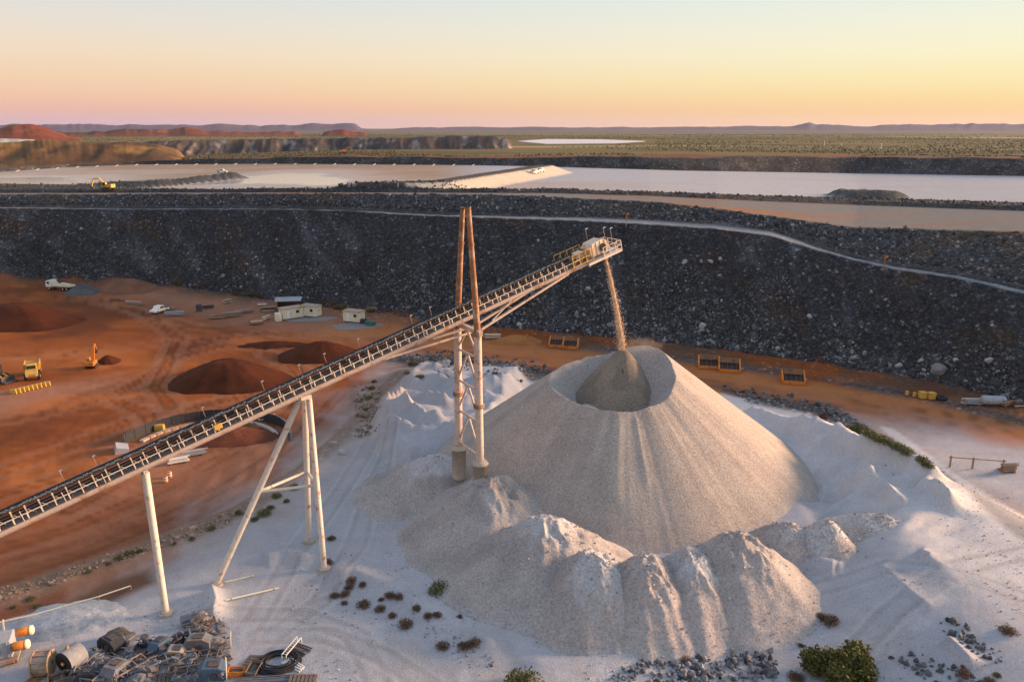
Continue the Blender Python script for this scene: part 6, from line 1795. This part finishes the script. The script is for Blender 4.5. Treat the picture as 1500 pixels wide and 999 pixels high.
# bent bars, strips and plates strewn through the scrap heap
b = MB(); rs = random.Random(55)
hp = [(105, 985), (140, 960), (175, 935), (215, 940), (260, 935), (295, 900), (330, 915), (335, 960), (330, 1003), (110, 1003)]
n = 0
while n < 420:
    px, py = rs.uniform(100, 340), rs.uniform(895, 1003)
    if sdist(hp, np.array([px]), np.array([py]))[0] < 0: continue
    p = Vector(GP(px, py)) + Vector((0, 0, rs.uniform(.05, .9))); d = Vector((rs.uniform(-1, 1), rs.uniform(-1, 1), rs.uniform(-.4, .4))) * rs.uniform(.2, .9)
    k = rs.random()
    if k < .6: b.bar(p - d, p + d, rs.uniform(.03, .09), rs.uniform(.03, .08))
    elif k < .8: b.box(p, (rs.uniform(.2, .7), rs.uniform(.2, .6), rs.uniform(.03, .3)), rs.uniform(0, 3), ('X', rs.uniform(-.6, .6)))
    else: b.tube(p - d * .6, p + d * .6, rs.uniform(.05, .14), n=7)
    n += 1
tag(b.build('scrap_debris', 'scrap_grey'), kind='stuff')

# fine dust drifting from the crater
b = MB(); b.lathe([(.05, -2.0), (1.6, -1.5), (2.4, -.4), (2.3, .5), (1.4, 1.4), (.05, 1.9)], n=16)
dm_ = bpy.data.materials.new('dust'); dm_.use_nodes = True; nt = dm_.node_tree; nt.nodes.clear()
o_ = nd(nt, 'ShaderNodeOutputMaterial'); pv = nd(nt, 'ShaderNodeVolumePrincipled'); pv.inputs['Color'].default_value = (.85, .74, .62, 1)
g_ = nd(nt, 'ShaderNodeTexCoord'); nz = nd(nt, 'ShaderNodeTexNoise'); nz.inputs['Scale'].default_value = .9; nz.inputs['Detail'].default_value = 3
nt.links.new(g_.outputs['Object'], nz.inputs['Vector'])
ln_ = nd(nt, 'ShaderNodeVectorMath', operation='LENGTH'); nt.links.new(g_.outputs['Object'], ln_.inputs[0])
fo = nd(nt, 'ShaderNodeMapRange'); fo.inputs['From Min'].default_value = 0; fo.inputs['From Max'].default_value = 2.2; fo.inputs['To Min'].default_value = .30; fo.inputs['To Max'].default_value = 0
nt.links.new(ln_.outputs['Value'], fo.inputs['Value'])
rp_ = ramp(nt, [(.38, (0, 0, 0)), (.7, (1, 1, 1))]); nt.links.new(nz.outputs['Fac'], rp_.inputs[0])
mu_ = nd(nt, 'ShaderNodeMath', operation='MULTIPLY'); nt.links.new(fo.outputs[0], mu_.inputs[0]); nt.links.new(rp_.outputs[0], mu_.inputs[1])
nt.links.new(mu_.outputs[0], pv.inputs['Density']); nt.links.new(pv.outputs[0], o_.inputs['Volume'])
o = b.build('dust', dm_); o.location = (PILE[0] + 2.8, PILE[1] + 3.5, 17.2); o.scale = (1.5, 1.0, .8)
tag(o, kind='stuff')

# evening haze over the plain
HZ = 9000.0
hm = bpy.data.materials.new('haze_air'); hm.use_nodes = True; nt = hm.node_tree; nt.nodes.clear()
o_ = nd(nt, 'ShaderNodeOutputMaterial'); pv = nd(nt, 'ShaderNodeVolumePrincipled')
pv.inputs['Color'].default_value = (.74, .78, .95, 1); pv.inputs['Density'].default_value = .00002; pv.inputs['Anisotropy'].default_value = .2
nt.links.new(pv.outputs[0], o_.inputs['Volume'])
tag(MB().box((0, HZ / 2 - 1500, 64), (2 * HZ, HZ + 3000, 136)).build('haze', hm), kind='stuff')
